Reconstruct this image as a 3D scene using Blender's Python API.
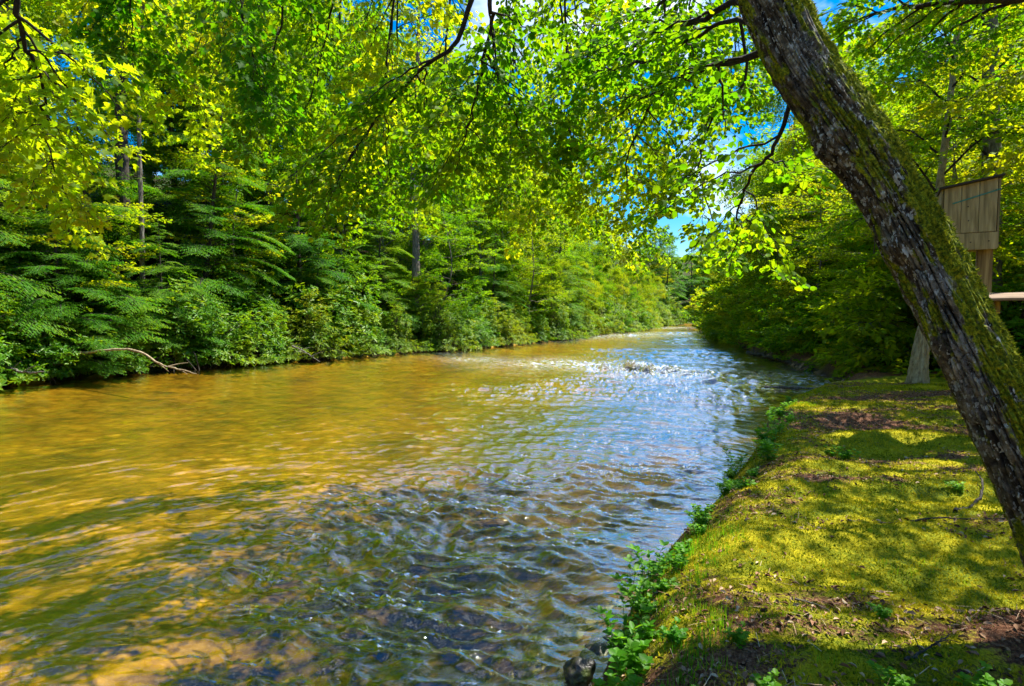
import bpy, math
import numpy as np
from mathutils import Vector
R_ = math.radians
for o in list(bpy.data.objects):
    bpy.data.objects.remove(o, do_unlink=True)
sc = bpy.context.scene
COL = sc.collection
# ------------------------------------------------------------------ camera
FPX = 569.0; CAMZ = 2.2; PITCH = R_(2.9)
cam = bpy.data.cameras.new('camera'); cam.sensor_width = 36; cam.lens = FPX/1024*36
cam.clip_start = 0.05; cam.clip_end = 4000
camo = bpy.data.objects.new('camera', cam); COL.objects.link(camo)
camo.location = (0, 0, CAMZ); camo.rotation_euler = (math.pi/2-PITCH, 0, 0)
sc.camera = camo
def at(px, py, d):
    """a point seen at that place of the photograph, d metres along the view axis"""
    X = (px-512)/FPX*d; Y = (343-py)/FPX*d
    return np.array([X, d*math.cos(PITCH)+Y*math.sin(PITCH), CAMZ-d*math.sin(PITCH)+Y*math.cos(PITCH)])
# ------------------------------------------------------------------ sky and sun
SUN_AZ = R_(68)      # to the right of the view direction
SUN_EL = R_(62)
world = bpy.data.worlds.new('World'); sc.world = world; world.use_nodes = True
wn = world.node_tree.nodes; wl = world.node_tree.links; wn.clear()
sky = wn.new('ShaderNodeTexSky'); sky.sky_type = 'NISHITA'; sky.sun_disc = False
sky.sun_elevation = SUN_EL; sky.sun_rotation = SUN_AZ; sky.air_density = 1.0; sky.dust_density = 0.3; sky.ozone_density = 2.5
hs = wn.new('ShaderNodeHueSaturation'); hs.inputs['Saturation'].default_value = 1.7
tcw = wn.new('ShaderNodeTexCoord'); mpw = wn.new('ShaderNodeMapping'); mpw.inputs['Scale'].default_value = (1.0, 1.0, 2.2)
mpw.inputs['Location'].default_value = (0.35, 0.1, 0.2)
nzw = wn.new('ShaderNodeTexNoise'); nzw.inputs['Scale'].default_value = 2.6; nzw.inputs['Detail'].default_value = 7; nzw.inputs['Roughness'].default_value = 0.55
crw = wn.new('ShaderNodeValToRGB'); crw.color_ramp.elements[0].position = 0.54; crw.color_ramp.elements[1].position = 0.70
mxw = wn.new('ShaderNodeMix'); mxw.data_type = 'RGBA'; mxw.inputs[7].default_value = (8.3, 8.8, 9.6, 1)
bgw = wn.new('ShaderNodeBackground'); bgw.inputs['Strength'].default_value = 0.095
ow = wn.new('ShaderNodeOutputWorld')
wl.new(sky.outputs[0], hs.inputs['Color']); wl.new(tcw.outputs['Generated'], mpw.inputs[0]); wl.new(mpw.outputs[0], nzw.inputs['Vector'])
dtw = wn.new('ShaderNodeVectorMath'); dtw.operation = 'DOT_PRODUCT'; nmw = wn.new('ShaderNodeVectorMath'); nmw.operation = 'NORMALIZE'
_ca, _ce = R_(2), R_(50); dtw.inputs[1].default_value = (math.sin(_ca)*math.cos(_ce), math.cos(_ca)*math.cos(_ce), math.sin(_ce))
wl.new(tcw.outputs['Generated'], nmw.inputs[0]); wl.new(nmw.outputs[0], dtw.inputs[0])
mrw = wn.new('ShaderNodeMapRange'); wl.new(dtw.outputs['Value'], mrw.inputs[0]); mrw.inputs[1].default_value = .92; mrw.inputs[2].default_value = 1.0; mrw.inputs[3].default_value = 0; mrw.inputs[4].default_value = .13
adw = wn.new('ShaderNodeMath'); wl.new(nzw.outputs[0], adw.inputs[0]); wl.new(mrw.outputs[0], adw.inputs[1]); wl.new(adw.outputs[0], crw.inputs[0]); wl.new(crw.outputs[0], mxw.inputs[0]); wl.new(hs.outputs[0], mxw.inputs[6])
wl.new(mxw.outputs[2], bgw.inputs['Color']); wl.new(bgw.outputs[0], ow.inputs[0])
sun = bpy.data.lights.new('sun', 'SUN'); sun.energy = 5.0; sun.angle = R_(0.5); sun.color = (1.0, 0.95, 0.84)
suno = bpy.data.objects.new('sun', sun); COL.objects.link(suno)
SD = Vector((math.sin(SUN_AZ)*math.cos(SUN_EL), math.cos(SUN_AZ)*math.cos(SUN_EL), math.sin(SUN_EL)))
suno.rotation_euler = SD.to_track_quat('Z', 'Y').to_euler(); suno.location = SD*80
vs = sc.view_settings; vs.view_transform = 'Standard'; vs.look = 'None'; vs.gamma = 1.0; vs.use_curve_mapping = False
vs.exposure = 1.28
cy = sc.cycles; cy.max_bounces = 10; cy.diffuse_bounces = 4; cy.glossy_bounces = 3; cy.transmission_bounces = 6
cy.transparent_max_bounces = 8; cy.use_denoising = True; cy.use_adaptive_sampling = True; cy.adaptive_threshold = 0.02
cy.caustics_reflective = False; cy.caustics_refractive = False
# ------------------------------------------------------------------ numpy noise
_rs = np.random.RandomState(7); _T = _rs.rand(65536).astype(np.float32)
def _h(i, j, k):
    n = (i*73856093) ^ (j*19349663) ^ (k*83492791)
    n = (n ^ (n >> 13))*1274126177
    return _T[(n ^ (n >> 16)) & 65535]
def vnoise(x, y, z=0.0):
    x, y, z = np.broadcast_arrays(np.asarray(x, float), np.asarray(y, float), np.asarray(z, float))
    xi, yi, zi = np.floor(x).astype(np.int64), np.floor(y).astype(np.int64), np.floor(z).astype(np.int64)
    u, v, w = x-xi, y-yi, z-zi
    u = u*u*u*(u*(u*6-15)+10); v = v*v*v*(v*(v*6-15)+10); w = w*w*w*(w*(w*6-15)+10)
    def L(a, b, t): return a+(b-a)*t
    f = lambda dz: L(L(_h(xi, yi, zi+dz), _h(xi+1, yi, zi+dz), u), L(_h(xi, yi+1, zi+dz), _h(xi+1, yi+1, zi+dz), u), v)
    return L(f(0), f(1), w)*2-1
def fbm(x, y, z=0.0, o=4, g=0.5):
    s = 0; a = 1; t = 0
    for i in range(o):
        s = s+a*vnoise(x*2**i+i*17.3, y*2**i+i*9.1, z*2**i+i*5.7); t += a; a *= g
    return s/t*1.4
def sstep(a, b, x):
    t = np.clip((x-a)/(b-a), 0, 1); return t*t*(3-2*t)
# ------------------------------------------------------------------ materials
def mat(name):
    m = bpy.data.materials.new(name); m.use_nodes = True
    nt = m.node_tree; nt.nodes.clear()
    out = nt.nodes.new('ShaderNodeOutputMaterial')
    class N: pass
    n = N(); n.m = m; n.t = nt; n.out = out
    def new(t, **kw):
        x = nt.nodes.new('ShaderNode'+t)
        for k, v in kw.items():
            if k in x.inputs: x.inputs[k].default_value = v
            else: setattr(x, k, v)
        return x
    n.new = new; n.link = lambda a, b: nt.links.new(a, b)
    def noise(scale, det=4, rough=.55, vec=None, sc=None, dist=0):
        x = new('TexNoise'); x.inputs['Scale'].default_value = scale; x.inputs['Detail'].default_value = det; x.inputs['Roughness'].default_value = rough
        x.inputs['Distortion'].default_value = dist
        if sc is not None:
            mp = new('Mapping'); mp.inputs['Scale'].default_value = sc; nt.links.new(vec, mp.inputs[0]); vec = mp.outputs[0]
        if vec is not None: nt.links.new(vec, x.inputs['Vector'])
        return x.outputs[0]
    n.noise = noise
    def ramp(fac, stops):
        r = new('ValToRGB'); e = r.color_ramp.elements
        while len(e) < len(stops): e.new(0.5)
        for q, (p, c) in zip(e, stops): q.position = p; q.color = (*c, 1) if len(c) == 3 else c
        nt.links.new(fac, r.inputs[0]); return r.outputs[0]
    n.ramp = ramp
    def mix(f, a, b, bt='MIX'):
        x = new('Mix'); x.data_type = 'RGBA'; x.blend_type = bt
        for s, v in ((0, f), (6, a), (7, b)):
            if hasattr(v, 'is_output'): nt.links.new(v, x.inputs[s])
            else: x.inputs[s].default_value = v if s == 0 else (*v, 1)
        return x.outputs[2]
    n.mix = mix
    def bump(h, s, d, nrm=None):
        b = new('Bump'); b.inputs['Strength'].default_value = s; b.inputs['Distance'].default_value = d
        nt.links.new(h, b.inputs['Height'])
        if nrm is not None: nt.links.new(nrm, b.inputs['Normal'])
        return b.outputs[0]
    n.bump = bump
    def done(col, rough=.8, nrm=None, spec=.3):
        p = new('BsdfPrincipled')
        if hasattr(col, 'is_output'): nt.links.new(col, p.inputs['Base Color'])
        else: p.inputs['Base Color'].default_value = (*col, 1)
        if hasattr(rough, 'is_output'): nt.links.new(rough, p.inputs['Roughness'])
        else: p.inputs['Roughness'].default_value = rough
        p.inputs['Specular IOR Level'].default_value = spec
        if nrm is not None: nt.links.new(nrm, p.inputs['Normal'])
        n.p = p; nt.links.new(p.outputs[0], out.inputs[0]); return p
    n.done = done
    n.obj = lambda: new('TexCoord').outputs['Object']
    return n
def leafmat(name, cols, tcols, tmix=.5, rough=.5, spec=.35, tscale=.35):
    """leaf colours vary leaf by leaf and in larger sprays; cols reflect, tcols shine through"""
    n = mat(name); g = n.new('NewGeometry'); oi = n.new('ObjectInfo')
    nz = n.noise(tscale, 3, .6, g.outputs['Position'])
    a = n.new('Math', operation='MULTIPLY_ADD'); n.link(g.outputs['Random Per Island'], a.inputs[0]); a.inputs[1].default_value = .45
    b = n.new('Math', operation='MULTIPLY_ADD'); n.link(nz, b.inputs[0]); b.inputs[1].default_value = 1.5; b.inputs[2].default_value = -.6
    n.link(b.outputs[0], a.inputs[2])
    c = n.new('Math', operation='MULTIPLY_ADD'); n.link(oi.outputs['Random'], c.inputs[0]); c.inputs[1].default_value = .30; n.link(a.outputs[0], c.inputs[2])
    k = len(cols)
    base = n.ramp(c.outputs[0], [(i/(k-1), q) for i, q in enumerate(cols)])
    tr = n.ramp(c.outputs[0], [(i/(k-1), q) for i, q in enumerate(tcols)])
    p = n.done(base, rough, None, spec)
    t = n.new('BsdfTranslucent'); n.link(tr, t.inputs['Color'])
    m = n.new('MixShader'); m.inputs[0].default_value = tmix
    n.link(p.outputs[0], m.inputs[1]); n.link(t.outputs[0], m.inputs[2]); n.link(m.outputs[0], n.out.inputs[0])
    return n.m
M = {}
M['near_leaf'] = leafmat('near_leaf', [(.02, .085, .002), (.045, .13, .003), (.10, .19, .004)], [(.07, .34, .002), (.26, .56, .003), (.62, .72, .004)], .52, .6, .12, .8)
M['yellow_leaf'] = leafmat('yellow_leaf', [(.05, .15, .003), (.10, .21, .004), (.17, .24, .005)], [(.28, .58, .003), (.62, .80, .005), (.92, .86, .008)], .55, .55, .12, .8)
M['broad_leaf'] = leafmat('broad_leaf', [(.02, .085, .002), (.06, .16, .003), (.16, .24, .004)], [(.10, .36, .002), (.32, .60, .003), (.7, .74, .005)], .48, .6, .1, .3)
M['sunny_leaf'] = leafmat('sunny_leaf', [(.05, .14, .003), (.11, .20, .004), (.20, .23, .005)], [(.26, .52, .003), (.55, .68, .004), (.85, .70, .008)], .52, .6, .1, .3)
M['hemlock_leaf'] = leafmat('hemlock_leaf', [(.014, .085, .003), (.05, .16, .004), (.15, .25, .006)], [(.06, .32, .003), (.2, .52, .004), (.5, .68, .006)], .35, .55, .15, .5)
M['laurel_leaf'] = leafmat('laurel_leaf', [(.02, .11, .003), (.07, .19, .004), (.19, .28, .008)], [(.08, .36, .004), (.28, .56, .005), (.6, .68, .01)], .35, .42, .3, .6)
M['olive_leaf'] = leafmat('olive_leaf', [(.04, .13, .004), (.12, .22, .006), (.26, .31, .015)], [(.16, .42, .006), (.4, .55, .01), (.7, .62, .02)], .4, .45, .25, .6)
M['herb_leaf'] = leafmat('herb_leaf', [(.03, .14, .006), (.07, .22, .006), (.12, .27, .008)], [(.12, .50, .006), (.28, .62, .008), (.45, .68, .01)], .45, .5, .25, 2.)
def bark(name, c0, c1, c2, sc=(9, 9, 1.6), b=.03):
    n = mat(name); o = n.obj()
    f = n.noise(2.2, 6, .65, o, sc); f2 = n.noise(14, 4, .6, o)
    col = n.ramp(f, [(.32, c0), (.5, c1), (.68, c2)])
    col = n.mix(.35, col, n.ramp(f2, [(.35, (.25, .25, .25)), (.65, (.9, .9, .9))]), 'MULTIPLY')
    n.done(col, .85, n.bump(f, 1., b)); return n.m
M['dark_bark'] = bark('dark_bark', (.015, .012, .009), (.05, .04, .03), (.12, .10, .08))
M['grey_bark'] = bark('grey_bark', (.05, .04, .03), (.16, .14, .11), (.30, .28, .23))
M['pale_bark'] = bark('pale_bark', (.18, .12, .06), (.40, .30, .17), (.58, .47, .30), (7, 7, 2), .012)
M['twig'] = bark('twig', (.008, .006, .005), (.022, .016, .012), (.045, .035, .025))
# ------------------------------------------------------------------ mesh helpers
def link(o, parent=None):
    COL.objects.link(o)
    if parent is not None: o.parent = parent
    return o
def mesh(name, V, F, material, parent=None, smooth=False, attrs=None):
    """V (n,3); F a list of (m,k) index arrays"""
    me = bpy.data.meshes.new(name); V = np.asarray(V, np.float32)
    me.vertices.add(len(V)); me.vertices.foreach_set('co', V.ravel())
    F = [np.asarray(f, np.int32) for f in (F if isinstance(F, list) else [F])]
    idx = np.concatenate([f.ravel() for f in F]); tot = np.concatenate([np.full(len(f), f.shape[1], np.int32) for f in F])
    st = np.concatenate([[0], np.cumsum(tot)[:-1]]).astype(np.int32)
    me.loops.add(len(idx)); me.loops.foreach_set('vertex_index', idx)
    me.polygons.add(len(tot)); me.polygons.foreach_set('loop_start', st)
    me.update(calc_edges=True)
    if smooth: me.polygons.foreach_set('use_smooth', np.ones(len(tot), bool))
    for k, v in (attrs or {}).items():
        a = me.attributes.new(k, 'FLOAT', 'POINT'); a.data.foreach_set('value', np.asarray(v, np.float32))
    me.materials.append(material)
    return link(bpy.data.objects.new(name, me), parent)
def tag(o, label=None, cat=None, group=None, kind=None):
    if label: o['label'] = label
    if cat: o['category'] = cat
    if group: o['group'] = group
    if kind: o['kind'] = kind
    return o
def thing(name, label, cat, loc=(0, 0, 0), rz=0, group=None):
    o = bpy.data.objects.new(name, None); COL.objects.link(o)
    o.location = loc; o.rotation_euler = (0, 0, rz); o.empty_display_size = .3
    return tag(o, label, cat, group)
def dup(root, loc, rz, s=1., label=None, group=None, tilt=(0, 0)):
    r = root.copy(); COL.objects.link(r); r.location = loc; r.rotation_euler = (tilt[0], tilt[1], rz)
    r.scale = (s, s, s) if not hasattr(s, '__len__') else s
    if label: r['label'] = label
    if group: r['group'] = group
    for c in list(root.children):
        d = c.copy(); COL.objects.link(d); d.parent = r
    return r
def nrm(a): return a/(np.linalg.norm(a, axis=-1, keepdims=True)+1e-9)
def spline(P, n):
    P = np.asarray(P, float); k = len(P)
    Q = np.vstack([2*P[0]-P[1], P, 2*P[-1]-P[-2]])
    t = np.linspace(0, k-1, n); i = np.minimum(t.astype(int), k-2); u = (t-i)[:, None]
    a, b, c, d = Q[i], Q[i+1], Q[i+2], Q[i+3]
    return .5*((2*b)+(-a+c)*u+(2*a-5*b+4*c-d)*u**2+(-a+3*b-3*c+d)*u**3)
class Tubes:
    def __init__(s): s.V = []; s.F = []; s.n = 0
    def add(s, P, r, seg=5, cap=True):
        P = np.asarray(P, float); k = len(P); r = np.broadcast_to(np.asarray(r, float), (k,))
        T = nrm(np.gradient(P, axis=0)); up = np.array([0., 0, 1]) if abs(T[0][2]) < .9 else np.array([1., 0, 0])
        A = np.zeros((k, 3)); a = up
        for i in range(k):
            a = a-T[i]*a.dot(T[i]); a = a/(np.linalg.norm(a)+1e-9); A[i] = a
        B = np.cross(T, A); th = np.arange(seg)/seg*2*math.pi
        V = P[:, None]+r[:, None, None]*(A[:, None]*np.cos(th)[None, :, None]+B[:, None]*np.sin(th)[None, :, None])
        i, j = np.meshgrid(np.arange(k-1), np.arange(seg), indexing='ij'); j2 = (j+1) % seg
        F = np.stack([i*seg+j, i*seg+j2, (i+1)*seg+j2, (i+1)*seg+j], -1).reshape(-1, 4)+s.n
        s.V.append(V.reshape(-1, 3)); s.F.append(F); s.n += k*seg
    def batch(s, P0, P1, r0, r1):
        """many straight three sided twigs at once"""
        m = len(P0); T = nrm(P1-P0); A = nrm(np.cross(T, np.array([.3, .2, 1.]))); B = np.cross(T, A)
        th = np.arange(3)/3*2*math.pi; V = np.zeros((m, 2, 3, 3))
        for e, (P, r) in enumerate(((P0, r0), (P1, r1))):
            r = np.broadcast_to(r, (m,))
            V[:, e] = P[:, None]+r[:, None, None]*(A[:, None]*np.cos(th)[None, :, None]+B[:, None]*np.sin(th)[None, :, None])
        b = (np.arange(m)*6)[:, None, None]+s.n
        F = b+np.array([[0, 1, 4, 3], [1, 2, 5, 4], [2, 0, 3, 5]])[None]
        s.V.append(V.reshape(-1, 3)); s.F.append(F.reshape(-1, 4)); s.n += m*6
    def build(s, name, m, parent=None): return mesh(name, np.vstack(s.V), [np.vstack(s.F)], m, parent, True)
OVAL = (np.array([[0, 0, 0], [.35, .30, .07], [.75, .22, .05], [1, 0, -.06], [.75, -.22, .05], [.35, -.30, .07]]), np.array([[0, 3, 2, 1], [0, 5, 4, 3]]))
DIAM = (np.array([[0, 0, 0], [.45, .33, .08], [1, 0, -.05], [.45, -.33, .08]]), np.array([[0, 2, 1], [0, 3, 2]]))
ROUND = (np.array([[0, 0, 0], [.2, .36, .08], [.65, .38, .08], [1, 0, -.1], [.65, -.38, .08], [.2, -.36, .08]]), np.array([[0, 3, 2, 1], [0, 5, 4, 3]]))
LONG = (np.array([[0, 0, 0], [.3, .14, .03], [.75, .15, .0], [1, 0, -.12], [.75, -.15, .0], [.3, -.14, .03]]), np.array([[0, 3, 2, 1], [0, 5, 4, 3]]))
NEED = (np.array([[0, .08, 0], [0, -.08, 0], [.6, -.13, -.04], [1, 0, -.2], [.6, .13, -.04]]), np.array([[0, 1, 2, 3, 4]]))
_mp = [(0, 0, 0), (.05, .22, .03), (.22, .52, .06), (.42, .30, .02), (.62, .50, .04), (.68, .2, .0), (1.05, 0, -.1),
       (.68, -.2, .0), (.62, -.50, .04), (.42, -.30, .02), (.22, -.52, .06), (.05, -.22, .03)]
MAPLE = (np.array([(.42, 0, -.02)]+_mp), np.array([[0, i+1, (i+1) % 12+1] for i in range(12)]))
BLADE = (np.array([[0, .05, 0], [0, -.05, 0], [1, 0, .1]]), np.array([[0, 1, 2]]))
def leaves(P, D, Nn, S, tmpl):
    V, F = tmpl; D = nrm(D); Nn = nrm(Nn-D*(Nn*D).sum(1)[:, None]); B = np.cross(Nn, D); m = len(P); k = len(V)
    S = np.broadcast_to(S, (m,))
    W = P[:, None]+S[:, None, None]*(V[None, :, 0:1]*D[:, None]+V[None, :, 1:2]*B[:, None]+V[None, :, 2:3]*Nn[:, None])
    return W.reshape(-1, 3), ((np.arange(m)*k)[:, None, None]+F[None]).reshape(-1, F.shape[1])
def leafobj(name, P, D, Nn, S, tmpl, m, parent=None):
    W, F = leaves(P, D, Nn, S, tmpl); return mesh(name, W, [F], m, parent)
# ------------------------------------------------------------------ river banks (water lines)
RB = spline([(-5, -14, 0), (-2.2, -6, 0), (-.7, -1, 0), (.05, 1.6, 0), (.5, 3.2, 0), (1.3, 4.9, 0), (2.35, 6.5, 0), (2.9, 7.4, 0), (4.3, 9.6, 0), (5.9, 12.6, 0), (8.9, 15.6, 0), (11, 19, 0),
             (12, 24, 0), (15.5, 38, 0), (24, 65, 0), (36, 96, 0), (45, 106, 0), (66, 118, 0), (130, 136, 0), (400, 200, 0)], 260)[:, :2]
LB = spline([(-24, -40, 0), (-21, -10, 0), (-18, 5, 0), (-15.5, 17, 0), (-12.8, 23.6, 0), (-6.4, 31, 0), (2.2, 44.5, 0), (16.5, 78, 0), (27, 108, 0), (46, 132, 0), (90, 152, 0), (400, 230, 0)], 200)[:, :2]
def sdist(x, y, L, sgn):
    x = np.asarray(x, float); y = np.asarray(y, float); sh = x.shape; x = x.ravel(); y = y.ravel()
    best = np.full(x.shape, 1e18); sg = np.ones(x.shape)
    A = L[:-1]; E = L[1:]-L[:-1]
    for (ax, ay), (ex, ey) in zip(A, E):
        t = np.clip(((x-ax)*ex+(y-ay)*ey)/(ex*ex+ey*ey), 0, 1)
        dx = x-ax-t*ex; dy = y-ay-t*ey; d = dx*dx+dy*dy
        w = d < best; best = np.where(w, d, best); sg = np.where(w, np.where(dx*ey-dy*ex > 0, 1., -1.), sg)
    return (np.sqrt(best)*sg*sgn).reshape(sh)
def dR(x, y): return sdist(x, y, RB, 1)       # positive on the right bank
def dL(x, y): return sdist(x, y, LB, -1)      # positive on the left bank
def deep_shade(x, y, dr):  # channel mask: lowers the bed and also paints shade on it
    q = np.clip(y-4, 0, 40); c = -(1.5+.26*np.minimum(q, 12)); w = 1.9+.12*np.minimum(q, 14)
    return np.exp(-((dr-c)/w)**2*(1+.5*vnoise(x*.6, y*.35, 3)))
def height(x, y, dr=None, dl=None):
    x = np.asarray(x, float); y = np.asarray(y, float)
    if dr is None: dr = dR(x, y); dl = dL(x, y)
    d = -np.maximum(dr, dl)
    wob = .12*vnoise(x*1.3, y*1.3)
    bed = -(.06+.50*(1-np.exp(-np.maximum(d, 0)/2.6))+.55*deep_shade(x, y, dr)*sstep(0, 1.5, d))+.05*fbm(x*.8, y*.8, 3, 3)
    near = np.exp(-(np.maximum(x-2, 0)**2+(y-6)**2)/180)
    und = .085*vnoise(x*.42+3, y*1.6)+.05*vnoise(x*.8, y*3.1, 4)+.022*vnoise(x*4, y*6, 8)+.012*vnoise(x*9, y*14, 3)
    r = .56*(1-(1-np.clip((dr+.02)/(.95+2.2*wob+.35*vnoise(x*.8+1, y*.8)), 0, 1))**2.4)+und*sstep(.2, 1.2, dr)+.1*sstep(1, 7, dr)*near+26*(1-np.exp(-np.maximum(dr-11, 0)/75))
    l = .35*sstep(-.02, .7+wob, dl)+.06*fbm(x*.5, y*.5, 9, 3)*sstep(.3, 2, dl)+34*(1-np.exp(-np.maximum(dl-2.5, 0)/62))
    hgt = np.where(dr > 0, r, np.where(dl > 0, l, bed))
    return hgt
def axis(lo, a, b, hi, step, g=1.045, mx=12.):
    c = list(np.arange(a, b, step)); s = step; v = c[-1]
    while v < hi: s = min(s*g, mx); v += s; c.append(v)
    s = step; v = c[0]; low = []
    while v > lo: s = min(s*g, mx); v -= s; low.append(v)
    return np.array(low[::-1]+c)
def gridfaces(nx, ny):
    i, j = np.meshgrid(np.arange(ny-1), np.arange(nx-1), indexing='ij'); a = i*nx+j
    return np.stack([a, a+1, a+nx+1, a+nx], -1).reshape(-1, 4)
def submesh(name, V, F, keep, m, attrs, smooth=True):
    F = F[keep]; u, inv = np.unique(F, return_inverse=True)
    return mesh(name, V[u], [inv.reshape(F.shape)], m, None, smooth, {k: v[u] for k, v in attrs.items()})
def mossmask(x, y):
    return 1.25*fbm(x*.42+5, y*1.15+2, 1, 4, .6)+.16-.25*np.exp(-((x-1.6)**2+(y-3.6)**2)/.35)-.3*np.exp(-((x-2.9)/.8)**2-((y-2.9)/.4)**2)-.25*np.exp(-((x-8.5)/1.5)**2-((y-11.3)/.7)**2)
# ground and river bed, one height field cut where the water line runs
gx = axis(-900, -.5, 7.5, 900, .045); gy = axis(-60, 1.5, 12.5, 1200, .045)
X, Y = np.meshgrid(gx, gy); DR = dR(X, Y); DL = dL(X, Y); Z = height(X, Y, DR, DL)
V = np.stack([X, Y, Z], -1).reshape(-1, 3); F = gridfaces(len(gx), len(gy))
cd = np.stack([DR.ravel(), DL.ravel()], -1)
fr = cd[F].mean(1); att = {'moss': mossmask(V[:, 0], V[:, 1]), 'edge': DR.ravel(), 'deep': deep_shade(V[:, 0], V[:, 1], DR.ravel())}
# moss bank
n = mat('mossy_earth'); o = n.obj()
am = n.new('Attribute', attribute_name='moss'); ae = n.new('Attribute', attribute_name='edge')
f1 = n.noise(9, 6, .7, o, (.6, 1.3, 1)); f2 = n.noise(45, 5, .7, o); f3 = n.noise(2.2, 4, .6, o, (.6, 1.4, 1)); f4 = n.noise(120, 3, .6, o)
s = n.new('Math', operation='MULTIPLY_ADD'); n.link(f1, s.inputs[0]); s.inputs[1].default_value = 1.5; s.inputs[2].default_value = -.75
s2 = n.new('Math', operation='ADD'); n.link(s.outputs[0], s2.inputs[0]); n.link(am.outputs['Fac'], s2.inputs[1])
s3 = n.new('Math', operation='MULTIPLY_ADD'); n.link(f2, s3.inputs[0]); s3.inputs[1].default_value = .9; n.link(s2.outputs[0], s3.inputs[2])
mk = n.ramp(s3.outputs[0], [(.50, (0, 0, 0)), (.78, (1, 1, 1))])
mossc = n.ramp(n.mix(.45, f3, f2), [(.34, (.03, .07, .004)), (.46, (.20, .23, .005)), (.56, (.50, .43, .010))])
dirt = n.ramp(f2, [(.32, (.05, .02, .010)), (.5, (.18, .075, .038)), (.68, (.40, .22, .13))])
col = n.mix(mk, dirt, mossc)
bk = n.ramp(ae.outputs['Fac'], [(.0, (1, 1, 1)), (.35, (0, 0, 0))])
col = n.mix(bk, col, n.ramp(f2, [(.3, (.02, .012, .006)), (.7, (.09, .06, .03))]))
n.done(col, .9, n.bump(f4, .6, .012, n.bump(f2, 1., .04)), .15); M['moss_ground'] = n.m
n = mat('forest_floor'); o = n.obj(); f1 = n.noise(.8, 6, .7, o); f2 = n.noise(9, 5, .7, o)
n.done(n.mix(n.ramp(f1, [(.4, (0, 0, 0)), (.6, (1, 1, 1))]), n.ramp(f2, [(.3, (.02, .012, .007)), (.7, (.10, .06, .035))]), (.03, .07, .01)), .95, n.bump(f2, 1., .1), .1); M['forest_floor'] = n.m
# river bed: sand, gravel and cobbles, plus shade painted along the channel
n = mat('gravel_bed'); o = n.obj(); ae = n.new('Attribute', attribute_name='edge')
vo = n.new('TexVoronoi', feature='F1'); vo.inputs['Scale'].default_value = 4; vo.inputs['Randomness'].default_value = 1
wob = n.mix(.35, o, n.new('TexNoise', Scale=3).outputs['Color'], 'ADD'); n.link(wob, vo.inputs['Vector'])
v2 = n.new('TexVoronoi', feature='F1'); v2.inputs['Scale'].default_value = 22; n.link(wob, v2.inputs['Vector'])
f1 = n.noise(.45, 5, .6, o, (1, .55, 1)); f2 = n.noise(5, 5, .7, o); f3 = n.noise(1.6, 4, .6, o, (.6, 1.2, 1))
gold = n.ramp(n.mix(.5, f1, f3), [(.36, (.13, .09, .010)), (.46, (.31, .205, .012)), (.57, (.52, .33, .022))])
sep = n.new('SeparateColor'); n.link(vo.outputs['Color'], sep.inputs[0])
peb = n.ramp(sep.outputs[0], [(.0, (.03, .02, .015)), (.35, (.10, .06, .035)), (.75, (.22, .13, .08)), (1., (.42, .30, .22))])
sep2 = n.new('SeparateColor'); n.link(v2.outputs['Color'], sep2.inputs[0])
peb2 = n.ramp(sep2.outputs[0], [(0, (.45, .35, .25)), (1., (1, .95, .85))])
edge = n.ramp(ae.outputs['Fac'], [(0., (.16, .16, .16)), (1., (.75, .75, .75))])
ea = n.new('MapRange'); n.link(ae.outputs['Fac'], ea.inputs[0]); ea.inputs[1].default_value = -3.6; ea.inputs[2].default_value = -.6; ea.inputs[3].default_value = .04; ea.inputs[4].default_value = .9
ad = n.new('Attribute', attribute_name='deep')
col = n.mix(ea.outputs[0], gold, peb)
col = n.mix(n.ramp(ad.outputs['Fac'], [(.15, (0, 0, 0)), (.8, (.93, .93, .93))]), col, n.ramp(f2, [(.35, (.022, .018, .010)), (.65, (.085, .06, .025))]))  # dark channel stones, with shade painted into their colour as well
col = n.mix(.5, col, peb2, 'MULTIPLY')
col = n.mix(.55, col, n.ramp(vo.outputs['Distance'], [(.35, (1, 1, 1)), (.75, (.35, .3, .2))]), 'MULTIPLY')
hh = n.new('Math', operation='MULTIPLY'); n.link(vo.outputs['Distance'], hh.inputs[0]); hh.inputs[1].default_value = -1
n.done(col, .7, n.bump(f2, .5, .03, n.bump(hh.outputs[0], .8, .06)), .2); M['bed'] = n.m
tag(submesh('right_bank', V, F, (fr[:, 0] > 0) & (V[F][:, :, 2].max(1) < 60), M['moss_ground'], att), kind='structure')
tag(submesh('left_bank', V, F, (fr[:, 1] > 0) & (fr[:, 0] <= 0), M['forest_floor'], att), kind='structure')
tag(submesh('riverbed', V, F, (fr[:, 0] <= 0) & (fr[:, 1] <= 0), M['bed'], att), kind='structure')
# ------------------------------------------------------------------ water
wx = axis(-40, -6, 3.5, 300, .032, 1.016, 2.5); wy = axis(-16, 2.7, 7, 240, .022, 1.0095, 2.2)
X, Y = np.meshgrid(wx, wy); wr = dR(X, Y); wL = dL(X, Y)
xx = np.clip(X, -8, 6)
phi = Y*.85+np.where(xx < 1.5, .085*xx*xx+.30*xx, 0)+np.where(xx >= 1.5, .19+.45+.55*(xx-1.5), 0)
phi = phi+.35*vnoise(X*.35, Y*.35, 2)+.16*vnoise(X*1.1, Y*1.3, 6)+.05*vnoise(X*3.1, Y*3.7, 1)
tt = X*.9-.25*Y+.3*vnoise(X*.3+9, Y*.3, 5)
riff = lambda x, y: np.exp(-((y-(28.5-.75*(x+3)+1.5*vnoise(x*.5, 0.)))/3.2)**2)*sstep(-6, 1, x)*(.85+.5*vnoise(x*.6, y*.4))+np.exp(-((y-52-.6*x)/7)**2)*.8+np.exp(-((y-86-.2*x)/6)**2)
RF = riff(X, Y)
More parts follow.
